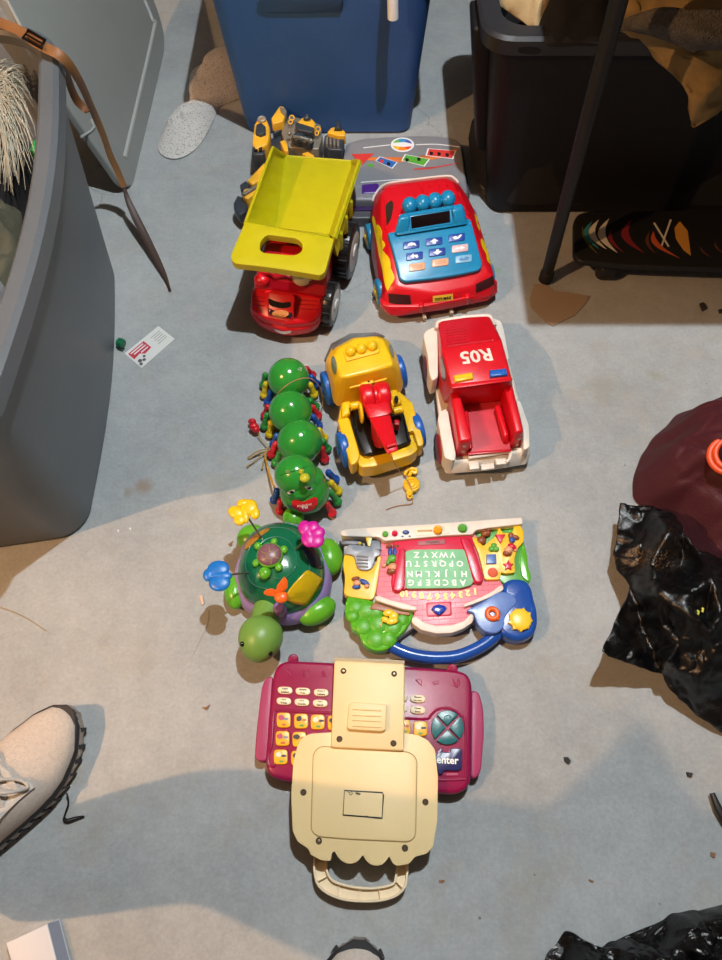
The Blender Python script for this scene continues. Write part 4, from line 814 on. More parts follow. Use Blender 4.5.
rd, bu, gn, ye = mat('sticker_red', '#d03a34', .4), mat('sticker_blue', '#2f68b4', .4), mat('sticker_green', '#57a63a', .4), mat('sticker_yellow', '#d8bf34', .4)
stick('ribbon_sticker', [(120, 168), (200, 172), (320, 180), (440, 168), (520, 150), (606, 122), (600, 140), (520, 172), (440, 186), (320, 192), (130, 182)], mat('sticker_orange', '#dd7a3c', .4))
stick('triangle_sticker', [(58, 152), (176, 148), (150, 172), (112, 208), (88, 184)], rd, off=.0010)
for L, mm in (([(182, 186), (204, 164), (298, 194), (270, 228)], bu), ([(316, 186), (334, 152), (464, 178), (436, 216)], gn), ([(440, 160), (452, 122), (600, 134), (584, 178)], rd)):
    stick('sticker_border', L, MATS['key_ink_white'], off=.0010); cx = sum(p[0] for p in L)/4; cy = sum(p[1] for p in L)/4
    stick('picture_sticker', [(cx+(x-cx)*.9, cy+(y-cy)*.86) for x, y in L], mm, off=.0014)
for x, y, mm in ((345, 184, MATS['hole_black']), (406, 180, MATS['hole_black']), (215, 190, rd), (250, 204, MATS['hole_black']), (470, 150, MATS['hole_black']), (510, 153, MATS['hole_black']), (552, 158, MATS['hole_black'])):
    stick('sticker_figure', [(x-9, y-7), (x-2, y-10), (x+10, y-6), (x+8, y+8), (x-6, y+9)], mm, off=.0019)
stick('green_swirl', [(138, 206), (155, 200), (175, 206), (170, 216), (150, 218)], gn); stick('red_scribble', [(380, 226), (460, 222), (540, 208), (606, 196), (606, 200), (540, 214), (460, 228), (380, 232)], rd)
# ================================================================== caterpillar
V = View(235, 350, 5.333)
dg_ = plastic('caterpillar_green', '#2c8f35', .16, var=.1, vscale=18, coat=.3); dred = plastic('foot_red', '#c9202c', .25); dyel = plastic('foot_yellow', '#e0c21f', .25); dblu = plastic('foot_blue', '#1b4fa6', .25); dgrn = plastic('foot_green', '#2c8a3c', .25)
FC_ = {'r': dred, 'y': dyel, 'b': dblu, 'g': dgrn}
t = thing('toy_caterpillar', 'green toy caterpillar with round body segments and multicoloured feet', 'toy caterpillar', V(330, 480, 0))
for x, y, r in ((286, 154, .0402), (296, 330, .0410), (346, 490, .0420)):
    m = MB(); m.ball(V(x, y, .046), (r, r, .041), u=40, v=24); o = obj('body_segment', m, dg_, t)
    if y < 200: Ts = bvh(o); seg0 = o
m = MB(); m.ball(V(372, 742, .046), (.044, .046, .043), u=40, v=24, fn=lambda q: Vector((q.x*(1-.12*q.y), q.y, q.z))); bd = obj('front_segment', m, dg_, t)
m = MB(); m.ball(V(325, 668, .082), (.0375, .037, .036), u=40, v=24); m.ball(V(345, 735, .076), (.030, .022, .020)); m.ball(V(346, 772, .076), (.016, .010, .012)); m.ball(V(400, 690, .070), (.026, .026, .024)); hd = obj('head', m, dg_, t, smooth=60)
T = bvh(hd)
for q, s in (((300, 752), 1), ((390, 733), -1)):
    m = MB(); decal(m, T, [V.px(q[0]+20*math.cos(a*PI/6), q[1]-s*6*math.cos(a*PI/6)+(13 if math.sin(a*PI/6) > 0 else 7)*math.sin(a*PI/6)) for a in range(12)], .0012, rings=3, k=2); e = obj('eye', m, mat('eye_white', '#d8dde0', .2), hd)
    m = MB(); decal(m, T, [V.px(q[0]+3+12*math.cos(a*PI/6), q[1]+3+8*math.sin(a*PI/6)) for a in range(12)], .0020, rings=2, k=2); obj('pupil', m, mat('eye_navy', '#141b33', .15), e)
m = MB(); q = [hit(T, *V.px(x, y), 0)[0] for x, y in [(225, 680), (250, 664), (290, 652), (330, 642), (380, 622), (420, 610)]]; q = [p for p in q if p]; m.tube(spl(q, 3, closed=False), .0007, n=5); obj('seam', m, mat('seam_green', '#174f1c', .5), hd)
am = mat('clear_yellow', '#d8d83c', .1, trans=.35); m = MB(); m.cyl(V(352, 660, .112), V(356, 636, .118), .0048, n=18, bev=.002); m.ball(V(372, 682, .120), (.0085, .0085, .0065)); obj('antenna', m, am, hd, label='yellow translucent antenna knob')
m = MB(); m.cyl(V(284, 652, .108), V(283, 650, .116), .0046, n=18, bev=.002); obj('antenna', m, mat('clear_green', '#7fae62', .1, trans=.4), hd, label='pale antenna stub')
T = bvh(bd); m = MB(); decal(m, T, [V.px(*q) for q in [(306, 805), (330, 796), (358, 808), (385, 800), (425, 782), (440, 800), (436, 826), (415, 848), (380, 862), (352, 862), (325, 848), (308, 835)]], .0012, rings=4, k=2); bib = obj('bib', m, dred, bd)
c, n_ = hit(T, *V.px(370, 822), .0018); a, _ = hit(T, *V.px(410, 816), .0018); b, _ = hit(T, *V.px(330, 830), .0018)
if c: m = MB(); text(m, 'Alphabet', c, a-b, n_.cross(a-b), .008, th=.0012, bold=0, fit=(a-b).length*.95); text(m, 'Pal', c-n_.cross(a-b).normalized()*.0045, a-b, n_.cross(a-b), .007, th=.0014, bold=.0002, fit=(a-b).length*.34); obj('bib_lettering', m, MATS['key_ink_white'], bib)
m = MB(); c, n_ = hit(Ts, *V.px(345, 98), .0008); x_ = V(370, 100, .07)-V(320, 96, .07); text(m, 'Leap', c, x_, n_.cross(x_), .008, th=.0008, fit=.0085); text(m, 'Frog', c-n_.cross(x_).normalized()*.005, x_, n_.cross(x_), .008, th=.0008, fit=.0085); obj('logo', m, MATS['key_ink_white'], seg0)
m = MB(); c, n_ = hit(T, *V.px(470, 690), 0)
if c: m.cyl(c-n_*.001, c+n_*.002, .0038, n=16, bev=.001); obj('side_button', m, plastic('button_orange', '#c9582c'), bd)
feet = [(162, 138, 152, 186, 'g'), (166, 186, 156, 238, 'y'), (192, 226, 176, 276, 'b'), (382, 104, 412, 132, 'r'), (408, 148, 436, 182, 'b'), (402, 190, 422, 236, 'y'),
        (176, 308, 160, 348, 'r'), (172, 352, 158, 406, 'g'), (192, 392, 186, 448, 'y'), (224, 462, 208, 500, 'b'), (402, 272, 430, 302, 'g'), (414, 310, 442, 350, 'r'), (418, 360, 446, 402, 'b'),
        (448, 432, 474, 468, 'y'), (468, 488, 492, 525, 'g'), (464, 530, 480, 582, 'r'), (218, 505, 194, 556, 'r'), (240, 552, 218, 600, 'g'), (500, 656, 534, 690, 'b'), (514, 712, 550, 752, 'y'), (513, 764, 546, 808, 'g'), (490, 826, 518, 868, 'r'),
        (224, 755, 210, 798, 'b'), (243, 812, 240, 856, 'r')]
for x0, y0, x1, y1, c in feet:
    m = MB(); a, b = V(x0, y0, .030), V(x1, y1, .0095); m.ball(a, (.0066, .0070, .0085)); m.tube([a, a.lerp(b, .5), b], [.0064, .0062, .0070], n=12); m.ball(b, (.0088, .0092, .0078)); obj('foot', m, FC_[c], t, smooth=60)
m = MB(); q = [V(*p) for p in [(228, 232, .068), (255, 205, .082), (300, 172, .089), (350, 153, .089), (400, 152, .082), (440, 180, .055), (462, 225, .03), (468, 280, .015), (455, 330, .012), (440, 380, .016), (425, 415, .025)]]
m.tube(spl(q, 5, closed=False), .0010, n=6); obj('pull_cord', m, string, t)
cordy = mat('tan_cord', '#b08a45', .85, bump=.4, bscale=700)
m = MB(); m.tube(spl([V(*p) for p in [(122, 445, .012), (150, 490, .008), (182, 524, .006), (192, 528, .006)]], 4, closed=False), .0011, n=6)
m.tube(spl([V(*p) for p in [(185, 524, .006), (150, 530, .01), (110, 545, .012), (78, 568, .006), (68, 572, .003), (80, 578, .004), (120, 552, .008), (165, 540, .008), (182, 534, .006)]], 4, closed=False), .0011, n=6)
m.tube(spl([V(*p) for p in [(178, 538, .006), (140, 562, .008), (100, 596, .006), (66, 620, .003)]], 4, closed=False), .0011, n=6); m.ball(V(68, 622, .0035), .0024)
m.tube(spl([V(*p) for p in [(168, 540, .006), (155, 580, .008), (148, 620, .005), (144, 634, .003)]], 4, closed=False), .0013, n=6); m.ball(V(144, 634, .0035), .0022)
m.ball(V(160, 556, .008), (.0030, .0045, .003)); obj('cord_knot', m, cordy, t)
m = MB(); m.tube(spl([V(*p) for p in [(160, 560, .008), (172, 620, .01), (190, 680, .02), (208, 730, .03), (216, 750, .034)]], 4, closed=False), .0021, n=6); obj('cord_strap', m, mat('ochre_strap', '#b98a2a', .7), t)
m = MB(); c = V(102, 410, .014); m.ball(c, (.0098, .0082, .0085)); m.ball(V(92, 382, .014), (.0080, .0062, .007)); m.ball(V(112, 425, .013), (.0076, .007, .007)); obj('pull_bead', m, dred, t, smooth=70)
# ================================================================== turtle
V = View(200, 490, 4.8133)
t = thing('toy_turtle', 'green toy turtle with a purple rimmed shell and butterflies on stalks', 'toy turtle', V(400, 430, 0))
shell = plastic('shell_green', '#0f6b4a', .2, var=.1, vscale=15, coat=.3); lime = plastic('lime_plastic', '#5fae2a', .28); moss = plastic('head_green', '#6f9a44', .4); lav = plastic('lavender_plastic', '#9b86c4', .35)
rz = .042; rim = [(205, 300), (236, 225), (300, 178), (370, 160), (440, 165), (510, 195), (560, 250), (598, 330), (606, 420), (585, 500), (530, 560), (460, 596), (390, 600), (310, 568), (240, 545), (200, 495), (180, 400)]
R0 = [V(x, y, rz) for x, y in rim]; cen = sum(R0, Vector())/len(R0); Rs = spl(R0, 4)
top = V(338, 318, .108); cen2 = Vector((cen.x*.45+top.x*.55, cen.y*.45+top.y*.55, 0))
rings = []
for i in range(15):
    u = i/14; s = math.cos(u*PI/2*.985); c = Vector((cen.x, cen.y, 0)).lerp(cen2, u*.8); z = rz-.004 + (.102-rz)*math.sin(u*PI/2)
    rings.append([Vector((c.x+(p.x-cen.x)*s*.985, c.y+(p.y-cen.y)*s*.985, z)) for p in Rs])
m = MB(); m.loft(rings); dome = obj('shell', m, shell, t, smooth=60); T = bvh(dome)
m = MB(); m.loft([[Vector((p.x, p.y, .012)) for p in Rs], [cen+(p-cen)*1.0+Vector((0, 0, -.006)) for p in Rs], [cen+(p-cen)*.9 for p in Rs]]); obj('belly', m, lav, t)
# scalloped lavender rim lobes
n = len(Rs)
m = MB(); rg = []
for i, p in enumerate(Rs):
    d = (Rs[(i+1) % n]-Rs[i-1]).normalized(); o_ = Vector((d.y, -d.x, 0)); o_ = o_ if o_.dot(p-cen) > 0 else -o_; f = .82+.18*abs(math.sin(PI*i/3.1))**.5
    rg.append([p + o_*(.0005+.0075*f*math.cos(j*PI/6)-.006*math.sin(j*PI/6)) + Vector((0, 0, -.013+.0165*math.sin(j*PI/6))) for j in range(12)])
rg.append(rg[0]); m.loft(rg, cap=False)
obj('shell_rim', m, lav, t, smooth=70)
m = MB()
for s in (.30, .56):
    k = min(range(15), key=lambda i: abs(math.cos(i/14*PI/2)-(1-s*.0)-0) if False else abs((i/14)-(1-s*.9)))
    m.tube([p+Vector((0, 0, .0006)) for p in rings[k]], .0010, n=5, closed=True)
obj('shell_groove', m, mat('shell_line', '#15694a', .3), dome)
for L, mm, nm, lb in (([(495, 402), (520, 388), (575, 425), (580, 440), (520, 535), (490, 550), (425, 530), (412, 505), (450, 450)], plastic('panel_yellow', '#c4a814', .25), 'light_panel', 'yellow shell panel'), ([(490, 270), (530, 255), (562, 290), (585, 350), (588, 380), (545, 370), (515, 335)], plastic('panel_navy', '#152a52', .2), 'light_panel', 'navy shell panel'),
        ([(196, 320), (212, 318), (214, 380), (232, 440), (236, 475), (214, 470), (194, 420)], plastic('panel_pink', '#b8617e', .3), 'light_panel', 'pink shell panel'), ([(214, 276), (244, 235), (294, 200), (329, 184), (334, 196), (298, 222), (248, 268), (222, 288)], plastic('panel_amber', '#b07f2a', .3), 'light_panel', 'amber shell panel')):
    m = MB(); decal(m, T, [V.px(*q) for q in L], .0018, rings=5, k=2)
    if m.bm.faces: o = obj(nm, m, mm, t, label=lb); cloth_thick(o, .0015)
# baby turtle badge
c, n_ = hit(T, *V.px(338, 318), .002)
m = MB(); m.cyl(c-n_*.004, c+n_*.005, .0215, n=28, bev=.003)
for x, y, r in ((284, 274, .0062), (358, 254, .0058), (404, 292, .0066), (380, 374, .0064), (274, 354, .0060), (315, 400, .0098)):
    h, _ = hit(T, *V.px(x, y), .003); 
    if h: m.ball(h, (r, r*1.1, r*.8))
bdg = obj('baby_turtle', m, lime, t, smooth=60)
m = MB(); m.ball(c+n_*.004, (.0200, .0195, .0085), u=28, v=14); bs = obj('baby_shell', m, plastic('baby_shell_mauve', '#7a5560', .35), bdg)
Tb = bvh(bs); m = MB()
hexa = [V.px(338+22*math.cos(a*PI/3+.4), 314+20*math.sin(a*PI/3+.4)) for a in range(6)]
q = [hit(Tb, *p, .0)[0] for p in hexa]
if all(q):
    m.tube(q, .0005, n=4, closed=True)
    for a in range(6):
        e = V.px(338+48*math.cos(a*PI/3+.4), 314+44*math.sin(a*PI/3+.4)); e2, _ = hit(Tb, *e, 0)
        if e2: m.tube([q[a], (q[a]+e2)/2+n_*.0006, e2], .0005, n=4)
    obj('shell_lines', m, mat('line_olive', '#a8a23c', .5), bs)
def limb(name, mm, x, y, z, r, ang=0): 
    m = MB(); m.ball(V(x, y, z), r, Matrix.Rotation(ang, 3, 'Z'), u=28, v=16); return obj(name, m, mm, t, smooth=60)
limb('leg', lime, 620, 322, .024, (.024, .034, .020), .15); limb('leg', lime, 562, 582, .022, (.034, .022, .019), .5); limb('leg', lime, 168, 492, .020, (.018, .030, .018), .15); limb('leg', lime, 248, 228, .022, (.026, .024, .018), .5); limb('tail', lime, 450, 130, .024, (.019, .020, .014))
m = MB(); a, b = V(320, 600, .045), V(295, 680, .058); m.tube([a+(a-b)*.4, a, a.lerp(b, .5), b], [.024, .024, .022, .020], n=24); obj('neck', m, moss, t)
m = MB(); m.ball(V(290, 716, .060), (.0350, .0375, .031), Matrix.Rotation(-.15, 3, 'Z'), u=36, v=22, fn=lambda q: Vector((q.x*(1+.10*q.y), q.y, q.z))); hd = obj('head', m, moss, t, smooth=60)
T2 = bvh(hd)
for q in ((204, 742), (340, 788)):
    h, nn = hit(T2, *V.px(*q), 0)
    if h is None: h = V(q[0], q[1], .06)
    m = MB(); m.ball(h, (.0038, .0042, .0048)); obj('eye', m, mat('eye_black', '#0b0b0d', .08), hd)
# stalks and butterflies
steel = mat('stalk_steel', '#9a8d7c', .3, metal=.8)
def butterfly(mm, tip, foot_px, foot_label, shape, z, up, scale=1, nm='butterfly'):
    h, nn = hit(T, *V.px(*foot_px), -.003); c = V(tip[0], tip[1], z)
    m = MB(); m.tube([h, h.lerp(c, .5), c], .0017, n=10); st = obj('stalk', m, steel, t)
    m = MB()
    for (x, y, rx, ry, a) in shape: m.ball(V(tip[0]+x, tip[1]+y, z+(y*0)), (rx*1.12, ry*1.12, .0045), Matrix.Rotation(a, 3, 'Z'), u=20, v=10)
    return obj(nm, m, mm, st, label=foot_label, smooth=70)
# sizes: one crop pixel is about 0.37 mm at this height
k = .00037
butterfly(plastic('butterfly_yellow', '#ecc312', .35), (212, 104), (296, 232), 'yellow butterfly', [(-38, 4, 34*k, 26*k, -.5), (-20, 38, 24*k, 26*k, .3), (28, -22, 30*k, 34*k, .2), (52, 8, 20*k, 26*k, .2), (-6, -40, 24*k, 18*k, .3), (4, 8, 15*k, 44*k, .25)], .135, 0)
butterfly(plastic('butterfly_magenta', '#c41a9a', .35), (535, 215), (455, 288), 'magenta butterfly', [(-28, -30, 27*k, 34*k, .3), (8, -36, 26*k, 26*k, 0), (30, -10, 30*k, 26*k, .2), (24, 28, 32*k, 30*k, .2), (-10, 20, 30*k, 36*k, .3), (-12, -8, 20*k, 40*k, .4)], .130, 0)
butterfly(plastic('butterfly_blue', '#1a74cc', .35), (88, 414), (232, 396), 'blue butterfly', [(0, -34, 42*k, 34*k, 0), (6, 32, 40*k, 34*k, 0), (-46, -6, 22*k, 26*k, 0), (20, 0, 36*k, 22*k, 0), (-10, 0, 42*k, 14*k, 0)], .125, 0)
# orange butterfly seen edge on above the shell rim
h, nn = hit(T, *V.px(385, 530), .0)
m = MB(); m.tube([h, V(384, 505, .115)], .0018, n=10); st = obj('stalk', m, steel, t)
m = MB(); zb = .125
m.hull([V(*q) for q in [(378, 500, zb), (415, 425, zb+.014), (405, 415, zb+.016), (392, 440, zb+.014), (370, 460, zb+.006), (365, 490, zb), (395, 505, zb-.004), (422, 470, zb+.006), (424, 440, zb+.01)]], .004)
m.hull([V(*q) for q in [(302, 492, zb+.006), (315, 478, zb+.010), (345, 470, zb+.008), (375, 480, zb), (385, 510, zb-.004), (360, 515, zb-.002), (325, 512, zb+.002), (305, 503, zb+.004)]], .004)
m.ball(V(392, 515, zb-.004), (.011, .010, .006)); obj('butterfly', m, orange, st, label='orange butterfly', smooth=60)
m = MB(); h2, _ = hit(T, *V.px(383, 566), .003); 
h2 = h2 or V(383, 566, .05)
m.cyl(h2-Vector((0, 0, .012)), h2+Vector((0, 0, .010)), .0125, .0095, n=20, bev=.003); obj('stalk_socket', m, plastic('deep_lavender', '#7d5f9e', .35), t)
# ================================================================== alphabet learning board
V = View(330, 505, 3.282); VA = View(335, 510, 6.564); Vb = View(435, 510, 6.564); Vc = View(335, 580, 6.564); Vd = View(435, 580, 6.564)
t = thing('toy_alphabet_board', 'colourful toy alphabet board with white letters on a green screen and a blue handle', 'toy', V(360, 280, 0))
zb = .028
bgreen = plastic('leaf_green_plastic', '#5bb325', .2, coat=.3); gr2 = plastic('tree_green_plastic', '#57a548', .3); pnk = mat('brick_pink_plastic', '#e47f90', .35, bump=.1, bscale=300); crim = plastic('crimson_plastic', '#cf1c44', .3); gryp = plastic('slide_grey_plastic', '#969ca6', .3); sun = plastic('sun_yellow', '#f6cf38', .3); bl2 = plastic('cloud_blue_plastic', '#1f4fa8', .25, coat=.2); bl3 = plastic('pale_cloud_blue', '#5f80c6', .3)
def PL(name, mm, L, VV, z, th, bev=.002, r=.004, par=None, smooth=45, label=None, curve=False, ks=3):
    m = MB(); pts = [VV(x, y, z) for x, y in L]; pts = spl(pts, ks) if curve else rnd(pts, r, 3); m.slab(pts, (0, 0, -th), bev); return obj(name, m, mm, par or t, smooth=smooth, label=label)
# underbody
PL('underbody', mat('pale_underbody', '#b9b4ac', .5), [(45, 90), (610, 60), (640, 130), (655, 260), (660, 420), (560, 435), (470, 380), (290, 390), (180, 470), (110, 445), (60, 330), (45, 200)], V, .020, .018, r=.01)
base_ = PL('brick_wall', pnk, [(170, 100), (470, 80), (560, 250), (572, 268), (500, 310), (460, 335), (480, 375), (400, 408), (320, 400), (272, 375), (280, 350), (240, 330), (150, 298)], V, zb, .02, r=.006)
tg = PL('tree_panel', gr2, [(475, 85), (620, 62), (635, 110), (645, 160), (650, 200), (662, 240), (640, 280), (580, 265), (548, 240), (500, 160)], V, zb-.002, .02, r=.012)
PL('tree_panel', bgreen, [(632, 120), (648, 160), (648, 200), (662, 235), (655, 255), (630, 235), (622, 190)], V, zb+.001, .018, r=.01)
# brick joints
T = bvh(base_); m = MB()
def line(mb, T, a, b, VV, r=.0005, n=10):
    q = [hit(T, *VV.px(a[0]+(b[0]-a[0])*i/n, a[1]+(b[1]-a[1])*i/n), 0)[0] for i in range(n+1)]; seg = []
    for p in q+[None]:
        if p is not None: seg.append(p)
        else:
            if len(seg) > 1: mb.tube(seg, r, n=4)
            seg = []
for i, y in enumerate(range(120, 410, 17)):
    line(m, T, (150, y-(-14)), (570, y-14), V, n=60)
    for x in range(160+(i % 2)*18, 570, 36):
        yy = y+14-(x-150)/420*28; line(m, T, (x, yy), (x, yy+17), V, n=2)
obj('brick_joints', m, mat('brick_joint', '#c25a6e', .5), base_)
yl = PL('sun_yellow_panel', yel, [(46, 165), (60, 155), (110, 200), (150, 200), (160, 150), (168, 170), (150, 290), (140, 312), (60, 300), (45, 290), (50, 235), (42, 200)], V, zb+.003, .02, r=.008)
bush = PL('bush', bgreen, [(55, 308), (70, 298), (140, 315), (200, 345), (262, 350), (272, 365), (255, 400), (235, 425), (215, 440), (195, 470), (160, 480), (125, 470), (105, 450), (95, 425), (70, 405), (65, 375), (48, 350)], V, zb+.002, .022, bev=.008, curve=True)
T = bvh(bush); m = MB()
for x, y, r in ((85, 335, .012), (120, 345, .014), (160, 390, .015), (110, 400, .013), (150, 440, .014), (205, 400, .014), (235, 375, .011), (190, 440, .012), (75, 365, .010), (150, 350, .012)): m.ball(V(x, y, zb-.001), (r*1.25, r*1.2, .0065))
obj('bush_leaves', m, plastic('bush_green', '#55ab22', .42), bush, smooth=60)
PL('branch', plastic('branch_brown', '#9a5a34', .4), [(128, 342), (145, 318), (175, 328), (235, 348), (265, 352), (262, 362), (220, 358), (160, 345)], V, zb+.006, .006, r=.004, par=bush)
m = MB()
for x, y, rx, ry, a in ((350, 215, .009, .006, .2), (385, 235, .008, .007, 0), (330, 260, .007, .005, -.4), (370, 270, .009, .006, .1), (395, 262, .005, .006, 0)): m.ball(Vc(x, y, zb+.009), (rx, ry, .003), Matrix.Rotation(a, 3, 'Z'))
m.tube([Vc(325, 250, zb+.009), Vc(305, 285, zb+.008), Vc(300, 303, zb+.007)], .0011); obj('leaf', m, sun, bush, smooth=60)
# slide
PL('slide', gryp, [(48, 150), (60, 128), (90, 130), (150, 140), (166, 150), (166, 165), (150, 168), (140, 205), (125, 215), (95, 212), (85, 195), (80, 165), (50, 160)], V, zb+.008, .02, r=.006)
m = MB()
for y in (300, 322, 345, 366): m.tube([VA(143, y, zb+.0095), VA(218, y+5, zb+.0095)], .0017)
obj('slide_rung', m, gryp, t)
m = MB()
for L in ([(30, 118), (75, 105), (100, 112), (110, 130), (40, 130)],): m.slab([V(x, y, zb-.002) for x, y in L], (0, 0, -.015), .002)
m.slab([V(x, y, zb+.001) for x, y in [(110, 100), (165, 105), (170, 150), (120, 140)]], (0, 0, -.018), .002); obj('dark_backdrop', m, plastic('slate_plastic', '#5b5f6d', .4), t)
PL('yellow_flag', sun, [(198, 168), (248, 165), (230, 238), (215, 236)], VA, zb+.009, .006, r=.001); m = MB(); m.ball(VA(162, 220, zb+.008), .003); obj('yellow_knob', m, sun, t)
# figures: small children
def kid(name, parts, lbl):
    r0 = None
    for nm, mm, L in parts:
        m = MB()
        for x, y, z, rx, ry, rz_, a in L: m.ball(VA(x, y, z) if lbl != 'r' else Vb(x, y, z), (rx*1.3, ry*1.3, rz_), Matrix.Rotation(a, 3, 'Z'))
        o = obj(nm, m, mm, t if r0 is None else r0, smooth=60)
        if r0 is None: r0 = o
skin = plastic('doll_skin', '#d99f78', .4); hair = plastic('doll_brown', '#8a4a2c', .4); jean = plastic('doll_blue', '#2453a8', .4); gsh = plastic('doll_green', '#58a83a', .4)
kid('child_figure', [('child_figure', gsh, [(376, 318, zb+.004, .0062, .0055, .004, 0), (350, 338, zb+.004, .003, .005, .003, -.3)]), ('trousers', jean, [(362, 275, zb+.004, .003, .0065, .0035, 0), (394, 275, zb+.004, .003, .0065, .0035, 0)]), ('shoes', hair, [(356, 238, zb+.004, .0045, .0025, .0035, 0), (402, 240, zb+.004, .0045, .0025, .0035, 0)]), ('face', skin, [(380, 375, zb+.005, .0065, .0058, .005, 0), (322, 365, zb+.003, .003, .0025, .002, 0)]), ('hair', hair, [(374, 402, zb+.004, .0072, .005, .0052, 0)])], 'l')
kid('child_figure', [('child_figure', jean, [(195, 475, zb+.006, .0075, .0032, .003, -.6), (140, 505, zb+.005, .0055, .003, .003, 0)]), ('face', skin, [(145, 478, zb+.007, .0048, .004, .003, 0), (210, 498, zb+.006, .0035, .003, .0028, 0)]), ('hair', hair, [(135, 450, zb+.006, .0055, .0028, .003, .2)])], 'l')
# green screen with letters
sf = PL('screen_surround', crim, [(205, 108), (470, 100), (475, 155), (505, 245), (498, 258), (470, 255), (430, 272), (250, 275), (228, 285), (205, 282), (200, 245), (215, 180)], V, zb+.006, .012, bev=.004, r=.008, label='crimson frame round the screen')
PL('screen_surround', crim, [(425, 105), (455, 105), (480, 155), (505, 240), (500, 255), (478, 255), (462, 220), (445, 160)], V, zb+.010, .012, bev=.004, r=.006); PL('screen_surround', crim, [(228, 140), (246, 142), (246, 270), (228, 285), (205, 278), (215, 215)], V, zb+.010, .012, bev=.004, r=.006)
scr = PL('screen', mat('screen_green', '#86cc9c', .5, var=.15, vscale=40), [(248, 152), (270, 146), (440, 145), (452, 175), (470, 250), (465, 262), (430, 272), (252, 274), (248, 262)], V, zb+.0085, .004, bev=.0008, r=.003, label='green screen with white letters')
xl = V(250, 200, zb)-V(460, 200, zb); yl_ = V(360, 250, zb)-V(360, 150, zb); ltr = mat('letter_white', '#eef2ee', .4)
m = MB()
for s, y, xa, xb in (('ABCDEFG', 252, 436, 266), ('HIJKLMN', 224, 440, 262), ('OPQRSTU', 190, 426, 258), ('VWXYZ', 161, 402, 284)):
    for i, ch in enumerate(s):
        x = xa+(xb-xa)*i/(len(s)-1); yy = y-(x-350)*.0+2; text(m, ch, V(x, yy, zb+.009), xl, yl_, .0145, th=.0006, bold=.0004)
obj('screen_letters', m, ltr, scr)
m = MB()
nums = '1 2 3 4 5 6 7 8 9 10'.split(); pos = [(476, 283), (452, 289), (428, 293), (403, 297), (378, 299), (352, 300), (326, 299), (300, 297), (275, 294), (244, 291)]
for s, (x, y) in zip(nums, pos): text(m, s, V(x, y, zb+.0006), xl, yl_, 0.0145, th=.0012, bold=.0009)
obj('numbers', m, mat('number_yellow', '#fae878', .4), base_)
# top bar
PL('top_bar', white, [(35, 92), (36, 84), (60, 78), (160, 72), (330, 62), (630, 40), (634, 62), (520, 75), (480, 82), (468, 96), (380, 100), (180, 118), (160, 105), (50, 102), (38, 100)], V, zb+.012, .022, bev=.004, r=.003); 
for q, mm, rr_ in (((330, 157), gsh, .0052), ((392, 153), crim, .0052)): m = MB(); m.cyl(VA(*q, zb+.011), VA(*q, zb+.017), rr_, n=24, bev=.002); obj('button', m, mm, t)
m = MB(); m.ball(VA(465, 147, zb+.0125), (.006, .0042, .003)); m.ball(VA(443, 173, zb+.0122), (.002, .0015, .001)); m.ball(VA(490, 172, zb+.0122), (.002, .0015, .001)); obj('speaker_button', m, plastic('dull_blue', '#3a589a', .3), t)
sl = PL('slider_slot', mat('slot_cream', '#e9dfc8', .5), [(528, 112), (722, 100), (748, 98), (752, 152), (722, 158), (532, 168)], VA, zb+.0128, .002, bev=.0005, r=.001); PL('slider_track', mat('slot_gold', '#b98a3e', .4), [(540, 132), (640, 128), (640, 140), (542, 144)], VA, zb+.0134, .002, bev=.0003, r=.001, par=sl)
m = MB(); m.cyl(VA(676, 130, zb+.012), VA(676, 130, zb+.020), .0078, n=28, bev=.003); obj('slider_knob', m, plastic('knob_amber', '#e8a41e', .3), t)
m = MB(); m.cyl(Vb(180, 120, zb+.011), Vb(180, 120, zb+.017), .0082, n=28, bev=.002); m.torus(Vb(180, 120, zb+.0175), .0045, .001); gb = obj('button', m, gsh, t, label='green round button')
nb = PL('name_plate', mat('plate_mauve', '#a55a62', .5), [(540, 205), (722, 190), (722, 222), (545, 232)], VA, zb+.0075, .003, bev=.0005, r=.001); m = MB(); text(m, 'LeapFrog', VA(640, 212, zb+.008), xl, yl_, .01, th=.0005, bold=.0003, fit=.024); obj('name_lettering', m, mat('plate_brown', '#5a4030', .5), nb)
# right yellow shape board
yr = PL('shape_panel', yel, [(465, 105), (480, 105), (502, 135), (515, 125), (545, 100), (555, 70), (568, 92), (600, 90), (606, 62), (622, 62), (636, 85), (636, 120), (618, 140), (605, 175), (608, 222), (575, 225), (562, 220), (558, 245), (508, 245), (500, 210), (488, 160)], V, zb+.006, .022, bev=.003, r=.004)
def shp(name, mm, pts, z=zb+.010): m = MB(); m.slab([Vb(x, y, z) for x, y in pts], (0, 0, -.005), .0012); return obj(name, m, mm, t, smooth=45)
shp('triangle_button', crim, [(395, 160), (462, 158), (432, 218)]); shp('square_button', plastic('square_blue', '#4f74b8'), [(338, 290), (402, 288), (404, 350), (338, 352)]); m = MB(); m.cyl(Vb(378, 410, zb+.005), Vb(378, 410, zb+.010), .0084, n=28, bev=.0015); obj('circle_button', m, plastic('circle_coral', '#dd6a4f'), t)
shp('star_button', crim, [(482+(36 if i % 2 == 0 else 18)*math.cos(-PI/2+i*PI/5), 362+(36 if i % 2 == 0 else 18)*math.sin(-PI/2+i*PI/5)) for i in range(10)]); m = MB()
for dx, dy in ((-14, 12), (14, 12), (0, -10)): m.ball(Vb(386+dx, 244+dy, zb+.008), (.0055, .005, .003))
obj('clover_button', m, gsh, t, smooth=60)
m = MB()
for x, y, rx, ry, a in ((305, 200, .0085, .0078, 0), (335, 155, .009, .006, .3), (320, 140, .005, .003, 0), (352, 135, .005, .003, 0)): m.ball(Vb(x, y, zb+.004), (rx, ry, .005), Matrix.Rotation(a, 3, 'Z'))
